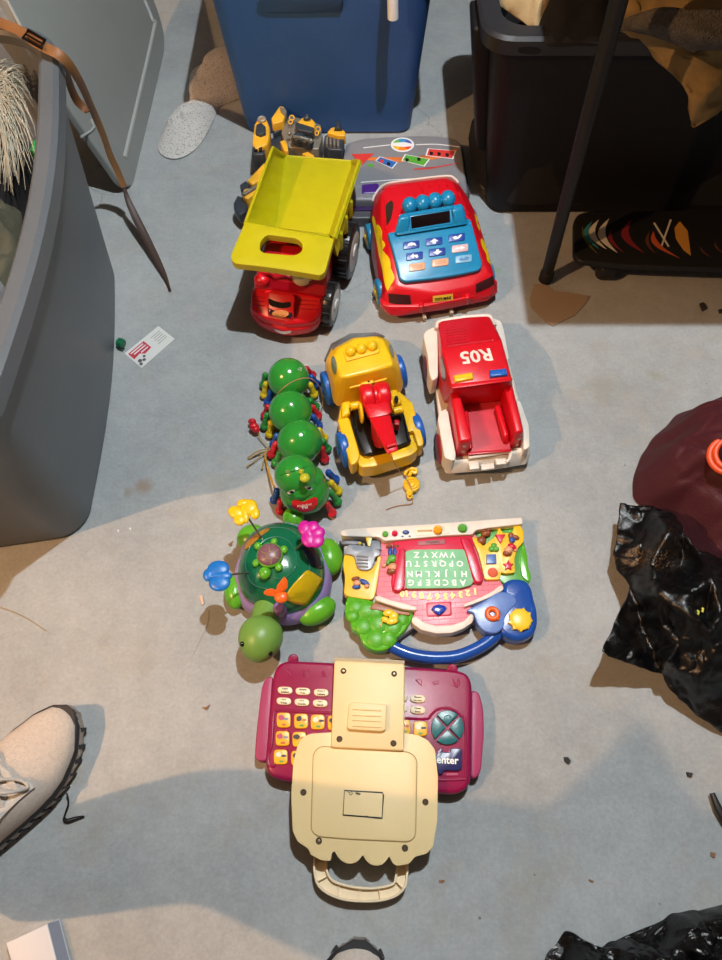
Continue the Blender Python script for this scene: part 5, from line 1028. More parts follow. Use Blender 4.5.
obj('squirrel', m, hair, t, smooth=60)
kid('child_figure', [('child_figure', crim, [(505, 240, zb+.009, .006, .004, .004, -.6)]), ('trousers', jean, [(505, 195, zb+.009, .004, .0045, .003, .4)]), ('shoes', hair, [(500, 168, zb+.009, .004, .0045, .003, .2), (528, 178, zb+.009, .0055, .003, .003, -.5)]), ('face', skin, [(482, 262, zb+.010, .0058, .005, .004, 0), (528, 262, zb+.008, .003, .0025, .002, 0)]), ('hair', hair, [(475, 284, zb+.009, .006, .004, .004, 0)])], 'r')
# white lips, blue clouds, handle
for L in ([(148, 300), (158, 296), (200, 312), (245, 322), (285, 334), (284, 346), (240, 342), (190, 326), (150, 312)], [(560, 262), (571, 268), (568, 280), (520, 305), (470, 325), (440, 335), (440, 325), (490, 305), (530, 285)], [(268, 372), (280, 364), (310, 385), (350, 396), (400, 394), (440, 380), (462, 356), (472, 362), (468, 385), (440, 405), (400, 420), (350, 422), (300, 410), (270, 388)]):
    PL('white_ledge', white, L, V, zb+.007, .02, bev=.003, r=.003)
PL('heart_plate', crim, [(316, 320), (398, 316), (400, 362), (318, 366)], V, zb+.002, .004, bev=.0008, r=.003); PL('heart_plate_inset', pnk, [(320, 324), (394, 320), (396, 358), (322, 362)], V, zb+.0026, .004, bev=.0005, r=.003)
m = MB(); m.slab([V(x, y, zb+.008) for x, y in [(333, 340), (340, 330), (356, 325), (376, 330), (384, 338), (374, 350), (358, 361), (344, 352)]], (0, 0, -.005), .0015); obj('diamond_button', m, plastic('diamond_blue', '#1d3fae', .15), t)
cl = PL('cloud', bl2, [(566, 275), (575, 252), (600, 240), (640, 245), (662, 270), (672, 310), (682, 350), (680, 400), (655, 435), (610, 444), (575, 430), (560, 415), (545, 385), (540, 350), (560, 320), (568, 300)], V, zb+.006, .026, bev=.008, curve=True)
PL('cloud', bl3, [(450, 345), (500, 318), (545, 290), (575, 285), (605, 300), (612, 320), (590, 345), (575, 370), (570, 400), (545, 420), (510, 415), (488, 395), (478, 375), (470, 355)], V, zb+.009, .026, bev=.005, curve=True)
for q in ((610, 300, 28), (600, 345, 30), (620, 400, 30)): m = MB()
shp2 = lambda name, mm, pts, z, bev=.0015: (lambda m: (m.slab([Vd(x, y, z) for x, y in pts], (0, 0, -.006), bev), obj(name, m, mm, t, smooth=45))[1])(MB())
sb = shp2('sun_button', sun, [(562+(84 if i % 2 == 0 else 66)*math.cos(i*PI/9+.1), 258+(82 if i % 2 == 0 else 64)*math.sin(i*PI/9+.1)) for i in range(18)], zb+.012); m = MB(); m.ball(Vd(562, 258, zb+.011), (.018, .018, .004)); obj('sun_dome', m, sun, sb)
m = MB(); m.torus(Vd(378, 222, zb+.011), .0085, .0046, n=28); m.box(Vd(402, 250, zb+.011), (.010, .008, .006), .002); obj('orange_button', m, orange, t, smooth=60)
m = MB(); hp = [V(x, y, .017) for x, y in [(200, 462), (240, 482), (290, 496), (350, 502), (410, 498), (460, 482), (505, 458), (540, 430), (560, 405)]]; m.tube(spl(hp, 5, closed=False), .0105, n=16); obj('handle', m, bl2, t, label='blue carrying handle')
# ================================================================== magenta and cream learning laptop
V = View(240, 640, 2.777); VL = View(250, 650, 6); VR = View(380, 650, 6); VS = View(285, 760, 4.5125)
mag = plastic('magenta_plastic', '#8e0d45', .32, var=.05); mag2 = plastic('light_magenta', '#a02c5e', .45); cream = plastic('cream_laptop', '#e9d099', .45, var=.05, vscale=10); cream2 = plastic('cream_handle', '#efdcb9', .45)
t = thing('toy_computer', 'magenta toy computer with yellow picture keys and a cream screen folded over', 'toy computer', V(350, 250, 0))
kb = .034
base_ = PL('base', mag, [(92, 95), (104, 68), (130, 56), (262, 62), (460, 72), (600, 82), (632, 92), (645, 120), (642, 390), (628, 415), (600, 428), (540, 424), (120, 392), (85, 380), (70, 350), (78, 250)], V, kb, .033, bev=.006, r=[.012, .006, .012, .05, .05, .05, .01, .015, .02, .012, .012, .03, .02, .012, .01, .05])
for L in ([(92, 100), (72, 104), (60, 130), (46, 250), (42, 325), (48, 335), (74, 338)], [(642, 138), (664, 144), (676, 190), (678, 260), (670, 360), (660, 382), (640, 384)]): PL('side_grip', mag2, L, V, kb-.008, .024, bev=.004, r=.01)
for q in ((148, 54), (590, 82)): m = MB(); m.cyl(V(*q, kb-.02), V(*q, kb-.003), .0085, n=24, bev=.002); obj('hinge_knuckle', m, mag, t)
T = bvh(base_)
m = MB(); q = []
for L in ([(150, 700), (115, 690), (110, 640), (130, 560), (140, 400), (160, 362), (250, 366), (480, 378)],):
    q = [hit(T, *VL.px(x, y), 0)[0] for x, y in L]; q = [p for p in q if p]; m.tube(spl(q, 5, closed=False), .0022, n=8)
obj('key_bed_ridge', m, mag, base_); m = MB()
q = [hit(T, *VR.px(x, y), 0)[0] for x, y in [(150, 410), (280, 414), (310, 385), (350, 355), (420, 352), (480, 390), (510, 440), (512, 740), (490, 775), (350, 780)]]; q = [p for p in q if p]; m.tube(spl(q, 5, closed=False), .0022, n=8)
obj('key_bed_ridge', m, mag, base_)
ivory = plastic('key_ivory', '#eddcb6', .4); kyel = plastic('key_yellow', '#eeb41c', .35); ink = mat('key_ink_black', '#2a2018', .6)
xv = VL(320, 250, kb)-VL(200, 244, kb); yv = VL(200, 100, kb)-VL(202, 240, kb)
def oval(VV, x, y, w, h, tx, mm=None):
    m = MB(); L = [VV(x+w/2*math.copysign(abs(math.cos(a*PI/12))**.55, math.cos(a*PI/12)), y+h/2*math.copysign(abs(math.sin(a*PI/12))**.8, math.sin(a*PI/12))+.06*w/2*math.cos(a*PI/12), kb+.0035) for a in range(24)]; m.slab(L, (0, 0, -.004), .001); o = obj('mode_key', m, mm or ivory, base_)
    if tx:
        m = MB()
        for i, s in enumerate(tx): text(m, s, VV(x, y-9+i*20, kb+.0035), xv, yv, .0042, th=.0004, bold=.00018, fit=min(.0118, .0016*len(s)+.0005))
        obj('key_lettering', m, ink, o)
for x, y, tx in ((210, 241, ('Learn', 'Letters')), (317, 247, ('Alphabet', 'Order')), (427, 255, ('Sounds of', 'Letters')), (203, 306, ('Word', 'Groups')), (311, 313, ('Word', 'Scramble')), (421, 319, ('Word', 'Search'))): oval(VL, x, y, 88, 44, tx)
for x, y, tx in ((227, 292, ('Mystery', 'Fairy Mazes')), (226, 359, ('Clever', 'Story')), (118, 285, None), (118, 350, None)): oval(VR, x, y, 90, 46, tx)
arts = [('#b5476a', '#8a8f93', '#c4532e'), ('#2d2a26', '#c47a3a', '#4f9a3a'), ('#e8e0c8', '#3a3a38', '#4f9a3a'), ('#2f2f33', '#d06a3a', '#4f9a3a')]
random.seed(11)
def ykey(VV, x, y, i):
    w, h = 84, 90; m = MB(); L = [VV(x+w/2*math.copysign(abs(math.cos(a*PI/14))**.45, math.cos(a*PI/14)), y+h/2*math.copysign(abs(math.sin(a*PI/14))**.45, math.sin(a*PI/14)), kb+.004) for a in range(28)]; m.slab(L, (0, 0, -.005), .0012); o = obj('picture_key', m, kyel, base_)
    A = arts[i % 4]
    for j, (dx, dy, r1, r2) in enumerate(((-14, -14, 17, 15), (18, -6, 15, 7), (2, 27, 13, 6))):
        m = MB(); dx += random.uniform(-3, 3); r1 *= 1.2; r2 *= 1.2; m.slab([VV(x+dx+r1*math.cos(a*PI/5)*random.uniform(.75, 1.1), y+dy+r2*math.sin(a*PI/5)*random.uniform(.75, 1.1), kb+.0044) for a in range(10)], (0, 0, -.0006)); obj('key_picture', m, mat('art_'+A[j][1:], A[j], .5), o)
for i, (x, y) in enumerate(((202, 420), (306, 426), (406, 431), (508, 436), (195, 530), (296, 535), (184, 641), (288, 648))): ykey(VL, x, y, i)
for i, (x, y) in enumerate(((242, 473), (142, 462))): ykey(VR, x, y, i+2)
# embossed marks along the top
for VV, L in ((VL, ((228, 135), (340, 140), (445, 150))), (VR, ((228, 190), (335, 195), (455, 200)))):
    for x, y in L:
        q = [VV(x+random.uniform(-26, 26), y+random.uniform(-30, 30), kb+.0002) for _ in range(7)]; m = MB(); m.tube(spl(q, 4, closed=False), .0007, n=5); obj('embossed_mark', m, mag2, base_)
tealk = plastic('key_teal', '#16646c', .3); cx_, cy_, r_ = 405, 465, 97
for k in range(4):
    a0 = k*PI/2+PI/4+.07; L = [(cx_+12*math.cos(a0+PI/4-.07), cy_+12*math.sin(a0+PI/4-.07))]+[(cx_+r_*math.cos(a0+j*(PI/2-.14)/8), cy_+1.06*r_*math.sin(a0+j*(PI/2-.14)/8)) for j in range(9)]
    m = MB(); m.slab(rnd([VR(x, y, kb+.005) for x, y in L], .0008, 2), (0, 0, -.006), .001); obj('arrow_key', m, tealk, base_)
m = MB(); m.tube(spl([VR(x, y, kb+.0055) for x, y in [(385, 412), (390, 398), (408, 392), (426, 400), (428, 412)]], 4, closed=False), .0008); obj('arrow_mark', m, mat('arrow_mark_teal', '#5f9aa0', .4), base_)
en = shp3 = MB(); shp3.slab(rnd([VR(x, y, kb+.005) for x, y in [(330, 640), (362, 588), (374, 588), (374, 612), (420, 614), (424, 590), (480, 588), (492, 602), (490, 712), (470, 725), (385, 722), (372, 750), (352, 745), (345, 700), (330, 690)]], .0012, 2), (0, 0, -.007), .001); en = obj('enter_key', shp3, plastic('key_navy', '#27255e', .3), base_, label='dark blue enter key')
m = MB(); text(m, 'enter', VR(404, 662, kb+.0052), xv, yv, .012, th=.0008, bold=.0003, fit=.0325); obj('key_lettering', m, ltr, en)
m = MB(); m.slab(rnd([VR(x, y, kb+.002) for x, y in [(395, 740), (470, 738), (470, 755), (395, 756)]], .001), (0, 0, -.002), .0005); obj('switch', m, mag2, base_)
# cream neck over the keyboard
nz = .060
nk = PL('neck', cream, [(262, 56), (458, 66), (456, 308), (252, 298)], V, nz, .018, bev=.0025, r=.004, label='cream battery neck above the keys')
PL('neck_grip', cream, [(302, 178), (312, 172), (404, 178), (408, 186), (405, 248), (396, 254), (302, 248), (297, 240)], V, nz+.008, .01, bev=.003, r=.003, par=nk)
m = MB()
for y in (192, 208, 222, 238): m.tube([V(312, y, nz+.0082), V(392, y+4, nz+.0082)], .0014, n=6)
obj('grip_ridge', m, cream, nk)
m = MB(); m.tube([V(262, 54, nz-.006), V(400, 60, nz-.004), V(456, 64, nz-.006)], .004, n=8); obj('hinge_edge', m, mat('dusty_hinge', '#b8ad92', .6), nk)
screw = mat('screw_steel', '#7c6f58', .35, metal=.7)
def screwhole(par, p, fill=True):
    m = MB(); m.torus(p+Vector((0, 0, .0004)), .0036, .0009, n=20); m.cyl(p, p+Vector((0, 0, .0005)), .0034, n=20); o = obj('screw_hole', m, mat('screw_recess', '#4c3a26', .7), par)
    if fill: m = MB(); m.cyl(p, p+Vector((0, 0, .0012)), .0023, n=16, bev=.0004); obj('screw', m, screw, o)
for q in ((287, 86), (428, 94), (276, 275), (426, 287)): screwhole(nk, V(*q, nz), q[1] < 100)
lz = .052
lid = PL('screen_lid', cream, [(160, 292), (172, 272), (195, 260), (256, 256), (300, 300), (400, 305), (458, 258), (495, 264), (522, 278), (542, 305), (550, 380), (548, 500), (536, 575), (518, 594), (486, 602), (470, 622), (436, 628), (424, 620), (414, 600)] +
    [(410, 608), (400, 620), (388, 626), (374, 627), (360, 622), (349, 611), (341, 596), (333, 609), (322, 618), (308, 622), (294, 620), (281, 613), (271, 601), (262, 586)] + [(255, 592), (252, 614), (225, 612), (196, 596), (190, 580), (160, 560), (146, 530), (142, 430), (148, 340)], V, lz, .020, bev=.004, r=.003, label='cream back of the folded screen')
PL('lid_panel', cream, [(222, 296), (470, 312), (490, 330), (486, 545), (470, 560), (300, 552), (215, 545), (198, 530), (204, 315)], V, lz+.0016, .004, bev=.0008, r=.01, par=lid)
m = MB(); q = [V(x, y, lz+.0002) for x, y in [(222, 295), (472, 311), (492, 330), (488, 546), (470, 562), (300, 554), (215, 547), (197, 530), (203, 314)]]; m.tube(rnd(q, .01), .0006, n=5, closed=True); obj('panel_groove', m, mat('groove_tan', '#a58a54', .6), lid)
for q in ((176, 423), (515, 450), (458, 578)): screwhole(lid, V(*q, lz), False)
screwhole(lid, V(219, 558, lz), True)
marker = mat('marker_black', '#1a1a1c', .5)
m = MB(); zq = lz+.0019; m.tube([VS(x, y, zq) for x, y in [(268, 137), (440, 147), (444, 160), (438, 262), (262, 248)]], .0011, n=5, closed=True); m.tube([VS(x, y, zq) for x, y in [(282, 143), (296, 150), (290, 158)]], .0006, n=4); m.tube([VS(x, y, zq) for x, y in [(298, 142), (306, 150), (296, 160)]], .0006, n=4); m.tube([VS(x, y, zq) for x, y in [(318, 150), (328, 146), (322, 154), (334, 148), (330, 156), (340, 152)]], .0010, n=4); m.tube([VS(x, y, zq) for x, y in [(362, 254), (378, 257), (420, 262), (436, 262)]], .0012, n=4); obj('marker_drawing', m, marker, lid)
# handle: channel with ribs
ho = [(134, 440), (133, 500), (148, 560), (190, 600), (260, 628), (340, 637), (430, 634), (500, 612), (538, 575), (550, 520), (552, 470)]
hi = [(508, 478), (500, 530), (490, 558), (450, 572), (380, 580), (300, 572), (220, 548), (190, 505), (186, 448)]
hz = .026
m = MB(); m.slab([VS(x, y, hz-.008) for x, y in ho+hi], (0, 0, -.006), 0); m.tube(spl([VS(x, y, hz-.002) for x, y in ho], 4, closed=False), .0018, n=6); m.tube(spl([VS(x, y, hz-.002) for x, y in hi], 4, closed=False), .0018, n=6)
def wallstrip(mb, L, h=.012, w=.0022):
    q = spl([VS(x, y, hz) for x, y in L], 4, closed=False); rg = []
    for i, p in enumerate(q):
        d = (q[min(i+1, len(q)-1)]-q[max(i-1, 0)]).normalized(); s = Vector((d.y, -d.x, 0))*w*.5; rg.append([p+s, p-s, p-s-Vector((0, 0, h)), p+s-Vector((0, 0, h))])
    mb.loft(rg)
wallstrip(m, ho); wallstrip(m, hi)
for a, b in (((150, 545), (196, 520)), ((242, 570), (238, 615)), ((335, 582), (335, 632)), ((422, 580), (428, 630)), ((498, 545), (525, 575)), ((135, 460), (186, 462))): m.hull([VS(a[0], a[1], hz-.001)+Vector((s, 0, z)) for s in (0, .0014) for z in (0, -.009)]+[VS(b[0], b[1], hz-.001)+Vector((s, 0, z)) for s in (0, .0014) for z in (0, -.009)])
obj('handle', m, cream2, t, label='pale cream ribbed carrying handle')
# ================================================================== small things on the floor
V = View(0, 250, 3.095)
t = thing('business_card', 'white business card with red print lying beside the green cap', 'card', V(462, 300, 0))
c4 = [V(490, 235, .0012), V(541, 275, .0012), V(438, 365, .0012), V(386, 320, .0012)]
m = MB(); m.slab(c4, (0, 0, -.0008)); o = obj('card', m, mat('card_white', '#d9dad6', .5), t)
cp = lambda u, v, z=.0016: (c4[3].lerp(c4[0], u)).lerp(c4[2].lerp(c4[1], u), v)*1 + Vector((0, 0, z-.0012))
m = MB(); m.poly([cp(.04, .12), cp(.50, .12), cp(.50, .58), cp(.30, .62), cp(.22, .45), cp(.04, .50)]); rdp = obj('red_print', m, mat('print_red', '#c23a48', .5), o)
xd = c4[3]-c4[0]; yd = c4[3]-c4[2]
yd = c4[2]-c4[3]; yd = c4[1]-c4[0]
xd = c4[3]-c4[0]; yd = c4[1]-c4[0]
m = MB()
for i, s in enumerate(('BASEMENT', 'BARGAINS')): text(m, s, cp(.30, .22+.2*i, .0018), xd, yd, .006, th=.0003, bold=.0002, fit=.028) if False else None
for v, w0, w1 in ((.18, .08, .44), (.30, .12, .46), (.44, .26, .46)):
    m.poly([cp(w0, v, .002), cp(w1, v, .002), cp(w1, v+.05, .002), cp(w0, v+.05, .002)])
obj('print_lettering', m, MATS['key_ink_white'], rdp)
m = MB()
for i in range(5): m.poly([cp(.66+(i % 2)*.03, .22+i*.11), cp(.93, .22+i*.11), cp(.93, .24+i*.11), cp(.66+(i % 2)*.03, .24+i*.11)])
for u, v, r in ((.10, .72, .05), (.18, .80, .04), (.06, .86, .04), (.24, .68, .035)):
    m.poly([cp(u+r*math.cos(a), v+r*1.8*math.sin(a), .0019) for a in (0, .8, 1.7, 2.5, 3.4, 4.2, 5.2)])
obj('black_print', m, mat('print_grey', '#57575a', .6), o)
t = thing('bottle_cap', 'small green plastic cap beside the grey tote', 'cap', V(375, 290, 0))
m = MB(); c = V(374, 288, .0095); a_ = (V(398, 292, 0)-V(358, 275, 0)).normalized(); m.cyl(c-a_*.0065, c+a_*.0065, .0093, n=26, bev=.0015)
for i in range(20):
    an = i*PI/10; q = a_.to_track_quat('Z', 'Y'); d = q @ Vector((math.cos(an), math.sin(an), 0)); m.tube([c-a_*.005+d*.0092, c+a_*.005+d*.0092], .0006, n=4)
obj('cap', m, plastic('cap_green', '#0f6a48', .3), t); m = MB(); m.tube([V(360, 300, .002), V(368, 308, .003), V(378, 312, .002), V(385, 304, .002)], .0016); obj('tamper_ring', m, mat('cap_dark', '#20382c', .5), t)
def debris(nm, cat, lb, pts, z, mm, r=None, th=.001):
    g = {'dark_crumb': 'dark crumbs on the floor', 'leaf_bit': 'dry leaf bits on the floor', 'paper_fleck': 'white paper flecks on the floor'}.get(nm)
    m = MB()
    if r: m.tube(spl([P(x, y, z+.0005*math.sin(i*2)) for i, (x, y) in enumerate(pts)], 3, closed=False), r, n=5)
    else: m.slab([P(x, y, z) for x, y in pts], (0, 0, -th))
    solo(nm, m, mm, lb, cat, P(*pts[0], 0), group=g)
straw = mat('straw_tan', '#b09a6c', .8); leafm = mat('dry_leaf', '#8a6243', .8); chip = mat('wood_chip', '#d8b79a', .8); dkm = mat('dark_crumb', '#2d2b29', .8)
debris('straw', 'straw', 'thin dry straw on the floor at the left edge above the shoe', [(-4, 606), (14, 612), (30, 620), (46, 631)], .0012, straw, .0007)
debris('hair_strand', 'hair', 'long curved hair strand on the floor left of the turtle', [(209, 610), (207, 626), (200, 641), (193, 655)], .001, mat('hair_grey', '#8f887c', .8), .0003)
debris('wood_splinter', 'splinter', 'pale wood splinter beside the blue butterfly of the turtle', [(199, 596), (202, 595), (204, 604), (202, 605)], .003, chip, th=.002)
debris('leaf_bit', 'leaf', 'small brown leaf bit on the floor left of the magenta toy computer', [(202, 707), (206, 707), (210, 704), (207, 710)], .003, leafm, th=.0015)
debris('leaf_bit', 'leaf', 'tiny brown leaf bit near the straw coloured stain above the turtle', [(228, 544), (233, 541), (231, 546)], .003, leafm, th=.0015)
debris('dark_crumb', 'crumb', 'dark crumb on the floor right of the magenta toy computer', [(564, 757), (568, 757), (571, 761), (569, 764), (565, 761)], .005, dkm, th=.004)
debris('dark_crumb', 'crumb', 'dark crumb on the floor below the black plastic sheet', [(687, 772), (693, 773), (692, 777), (688, 776)], .005, dkm, th=.004)
debris('dark_crumb', 'crumb', 'black crumb on the floor right of the cardboard below the black board', [(700, 303), (704, 302), (707, 308), (703, 310)], .006, dkm, th=.005)
debris('dark_crumb', 'crumb', 'black crumb at the right edge of the floor below the black board', [(719, 309), (724, 309), (724, 312), (720, 312)], .006, dkm, th=.005)
debris('leaf_bit', 'leaf', 'reddish leaf bit on the floor at lower right', [(711, 852), (716, 853), (715, 858), (711, 856)], .003, leafm, th=.0015)
debris('leaf_bit', 'leaf', 'pale brown leaf bit on the floor between the toy computer and the black bag', [(589, 879), (594, 881), (593, 883), (589, 881)], .002, leafm, th=.0015)
debris('leaf_bit', 'leaf', 'thin brown sliver on the floor right of the cream handle', [(439, 880), (445, 880), (444, 882), (439, 883)], .002, leafm, th=.0015)
for i, (x, y) in enumerate(((118, 531), (130, 529))): debris('paper_fleck', 'fleck', ['white paper fleck near the corner of the grey tote', 'white paper fleck just right of the other fleck near the tote'][i], [(x-1.2, y-1), (x+1, y-1.4), (x+.6, y+1.4)], .001, MATS['card_white'], th=.0005)
V = View(0, 680, 3.43)
m = MB(); m.tube(spl([V(*q) for q in [(228, 388, .014), (235, 420, .010), (222, 462, .005), (218, 482, .004), (232, 488, .005), (262, 478, .004), (288, 468, .004), (262, 470, .006), (230, 478, .006), (222, 472, .005)]], 4, closed=False), .0012, n=6); solo('black_wire', m, MATS['hole_black'], 'thin black wire curl on the floor beside the beige shoe', 'wire', V(250, 470, 0))
m = MB(); m.tube([P(x, y, .01) for x, y in [(712, 793), (718, 808), (726, 822)]], [.004, .006, .006], n=8); m.tube([P(x, y, .01) for x, y in [(713, 794), (716, 800)]], .0015); solo('cable_plug', m, blk, 'black cable plug lying at the right edge below the plastic sheet', 'plug', P(718, 810, 0))
# white box
t = thing('white_box', 'small white cardboard box at the bottom left corner', 'box', P(35, 945, 0))
m = MB(); zb_ = .022; m.hull([P(6, 943, zb_), P(47, 924, zb_), P(60, 975, zb_), P(20, 992, zb_), P(8, 943, 0)+Vector((0, .002, 0)), P(60, 918, 0), P(74, 972, 0), P(22, 995, 0)], .001); bx = obj('box', m, mat('box_white', '#c9ccd3', .5), t)
m = MB(); a, b, c, d = P(47, 924, zb_), P(58, 921, .008), P(72, 975, .008), P(60, 977, zb_); m.poly([p+Vector((.0012, .0008, .0006)) for p in (a, b, c, d)]); obj('edge_band', m, mat('box_grey', '#8a8f9e', .5), bx)
# ================================================================== bags at the right and bottom
V = View(540, 380, 2.665)
mar = mat('maroon_nylon', '#46181f', .62, bump=.5, bscale=350, var=.12, vscale=6, spec=.3)
t = thing('maroon_bag', 'maroon nylon bag slumped at the right edge with an orange ring on it', 'bag', V(440, 250, 0))
m = MB(); L = [(264, 325), (250, 285), (258, 235), (290, 175), (340, 125), (400, 85), (485, 42), (620, 20), (760, 120), (780, 330), (700, 480), (600, 520), (520, 480), (476, 545), (420, 470), (350, 385)]
heap(m, [V(x, y, .01) for x, y in L], V(500, 270, .01), .14, z0=.006, amp=.016, sc=7, fold=.02, p=2.6, rings=54, k=8, seed=4, oct_=4, facet=.055, fsc=8); bag = obj('bag', m, mar, t, smooth=80)
T = bvh(bag)
c, n_ = hit(T, *V.px(500, 205), .004)
c = c or V(500, 205, .16)
m = MB(); m.torus(c+Vector((.0, 0, .006)), .030, .005, axis=(-.35, -.2, 1), n=40, m=10); m.torus(c+Vector((.004, 0, .012)), .027, .0045, axis=(-.35, -.2, 1), n=40, m=10); solo('orange_cord', m, plastic('orange_cord', '#e0501c', .5), 'coiled orange cord ring resting on the maroon bag', 'cord', c)
film = mat('black_film', '#070708', .27, bump=.5, bscale=300, spec=.5, bdist=.0015)
def gold_film():
    m = mat('speckled_black_film', '#070708', .30, bump=.5, bscale=420, spec=.5, bdist=.0012); nt = m.node_tree; b = nt.nodes['Principled BSDF']; N = nt.nodes
    tc = N.new('ShaderNodeTexCoord'); v = N.new('ShaderNodeTexVoronoi'); v.inputs['Scale'].default_value = 260; nt.links.new(tc.outputs['Object'], v.inputs['Vector'])
    n = N.new('ShaderNodeTexNoise'); n.inputs['Scale'].default_value = 11; n.inputs['Detail'].default_value = 4; nt.links.new(tc.outputs['Object'], n.inputs['Vector'])
    r = N.new('ShaderNodeValToRGB'); r.color_ramp.elements[0].position = .60; r.color_ramp.elements[1].position = .72; nt.links.new(n.outputs['Fac'], r.inputs['Fac'])
    r2 = N.new('ShaderNodeValToRGB'); r2.color_ramp.elements[0].position = .22; r2.color_ramp.elements[0].color = (1, 1, 1, 1); r2.color_ramp.elements[1].position = .34; r2.color_ramp.elements[1].color = (0, 0, 0, 1); nt.links.new(v.outputs['Distance'], r2.inputs['Fac'])
    mu = N.new('ShaderNodeMath'); mu.operation = 'MULTIPLY'; nt.links.new(r.outputs['Color'], mu.inputs[0]); nt.links.new(r2.outputs['Color'], mu.inputs[1])
    x = N.new('ShaderNodeMix'); x.data_type = 'RGBA'; nt.links.new(mu.outputs[0], x.inputs['Factor']); x.inputs[6].default_value = lin('#070708'); x.inputs[7].default_value = lin('#9a6f3c'); nt.links.new(x.outputs[2], b.inputs['Base Color'])
    return m
VT = View(590, 480, 3.692)
def film_sheet(pts, nout, VV, cuts=6, amp=.0045, sc=26, fine=.0012):
    """a stiff film thrown in folds: surveyed crests and valleys joined by flat facets"""
    r = geometry.delaunay_2d_cdt([Vector((x, -y)) for x, y, z in pts], [], [list(range(nout))[::-1]], 1, 1e-6)
    t = bmesh.new(); vs = []
    for v, src in zip(r[0], r[3]): vs.append(t.verts.new(VV(*pts[src[0]])))
    for f in r[2]: t.faces.new([vs[i] for i in f])
    bmesh.ops.subdivide_edges(t, edges=t.edges, cuts=cuts, use_grid_fill=True)
    bmesh.ops.triangulate(t, faces=t.faces); bmesh.ops.subdivide_edges(t, edges=t.edges, cuts=1, use_grid_fill=True)
    iv = [v for v in t.verts if not v.is_boundary]
    for _ in range(5): bmesh.ops.smooth_vert(t, verts=iv, factor=.5, use_axis_x=True, use_axis_y=True, use_axis_z=True)
    for v in t.verts:
        c = v.co.copy(); d_ = noise.voronoi(c*38+Vector((fbm(c, 20), 0, 0)))[0]
        v.co.z += fbm(c, sc, 3)*amp + (min(d_[1]-d_[0], .8)-.3)*amp*1.6; v.co.z = max(v.co.z, .003); v.co.x += fbm(c+Vector((3, 1, 2)), sc)*amp*.6; v.co.y += fbm(c+Vector((9, 1, 5)), sc)*amp*.6
    mb = MB(); mb.merge(t); return mb
SH = [(112, 87, .060), (90, 275, .055), (103, 335, .045), (150, 395, .070), (95, 520, .088), (40, 635, .095), (100, 662, .080), (170, 690, .060), (265, 712, .045), (300, 780, .035), (400, 870, .020), (487, 930, .010), (650, 1010, .008), (760, 800, .03), (760, 400, .10), (640, 300, .12), (487, 290, .12), (400, 260, .12), (345, 190, .11), (310, 130, .10), (230, 98, .072)]
SI = [(160, 200, .062), (200, 230, .088), (290, 190, .135), (225, 320, .110), (255, 420, .135), (262, 540, .100), (300, 545, .098), (370, 410, .150), (450, 360, .155), (205, 560, .058), (240, 640, .055), (285, 665, .100), (375, 500, .152), (430, 490, .120), (487, 480, .150), (470, 620, .130), (400, 720, .095), (487, 800, .055), (640, 600, .12), (640, 800, .06), (340, 320, .088), (180, 310, .070), (130, 600, .090), (175, 480, .062), (330, 600, .105), (400, 620, .108), (340, 740, .060), (540, 400, .11), (560, 520, .13), (330, 700, .080), (440, 560, .145)]
m = film_sheet(SH+SI, len(SH), VT); o = solo('black_plastic_sheet', m, gold_film(), 'shiny black plastic sheet with gold specks crumpled at the right edge', 'plastic sheet', VT(300, 700, 0), smooth=50); cloth_thick(o, .0015)
T = bvh(o)
for x, y, nm in ((419, 618, 0), (430, 610, 1)):
    c, n_ = hit(T, *V.px(x, y), .001)
    if c: m = MB(); m.tube([c-n_.cross(Vector((0, 1, 0))).normalized()*0+Vector((-.002, .004, 0)), c+Vector((.001, 0, .001)), c+Vector((-.001, -.005, 0))], .0018, n=8); solo('yellow_tag', m, mat('tag_yellow', '#c8c22c', .5), ['left one of the two small yellow bands on the black sheet', 'right one of the two small yellow bands on the black sheet'][nm], 'band', c)
m = MB(); heap(m, [V(x, y, .01) for x, y in [(455, 478), (480, 480), (530, 520), (560, 640), (500, 625), (462, 600)]], V(500, 560, .01), .05, z0=.15, amp=.006, sc=18, rings=14, p=4); solo('maroon_strap', m, mat('maroon_strap', '#6b2230', .7, bump=.3, bscale=400), 'maroon fabric flap between the maroon bag and the black sheet', 'fabric', V(500, 560, .13))
m = MB(); L = [(545, 962), (556, 944), (567, 931), (582, 944), (594, 951), (625, 936), (660, 922), (690, 913), (735, 906), (800, 930), (800, 1040), (640, 1060), (560, 1010)]
heap(m, [P(x, y, .006) for x, y in L], P(680, 980, .01), .07, z0=.008, amp=.012, sc=14, fold=.015, p=1.6, rings=80, k=14, seed=21, oct_=4, facet=.03, fsc=16); solo('black_garbage_bag', m, film, 'black plastic bag showing at the bottom right corner', 'bag', P(680, 980, 0), smooth=28)
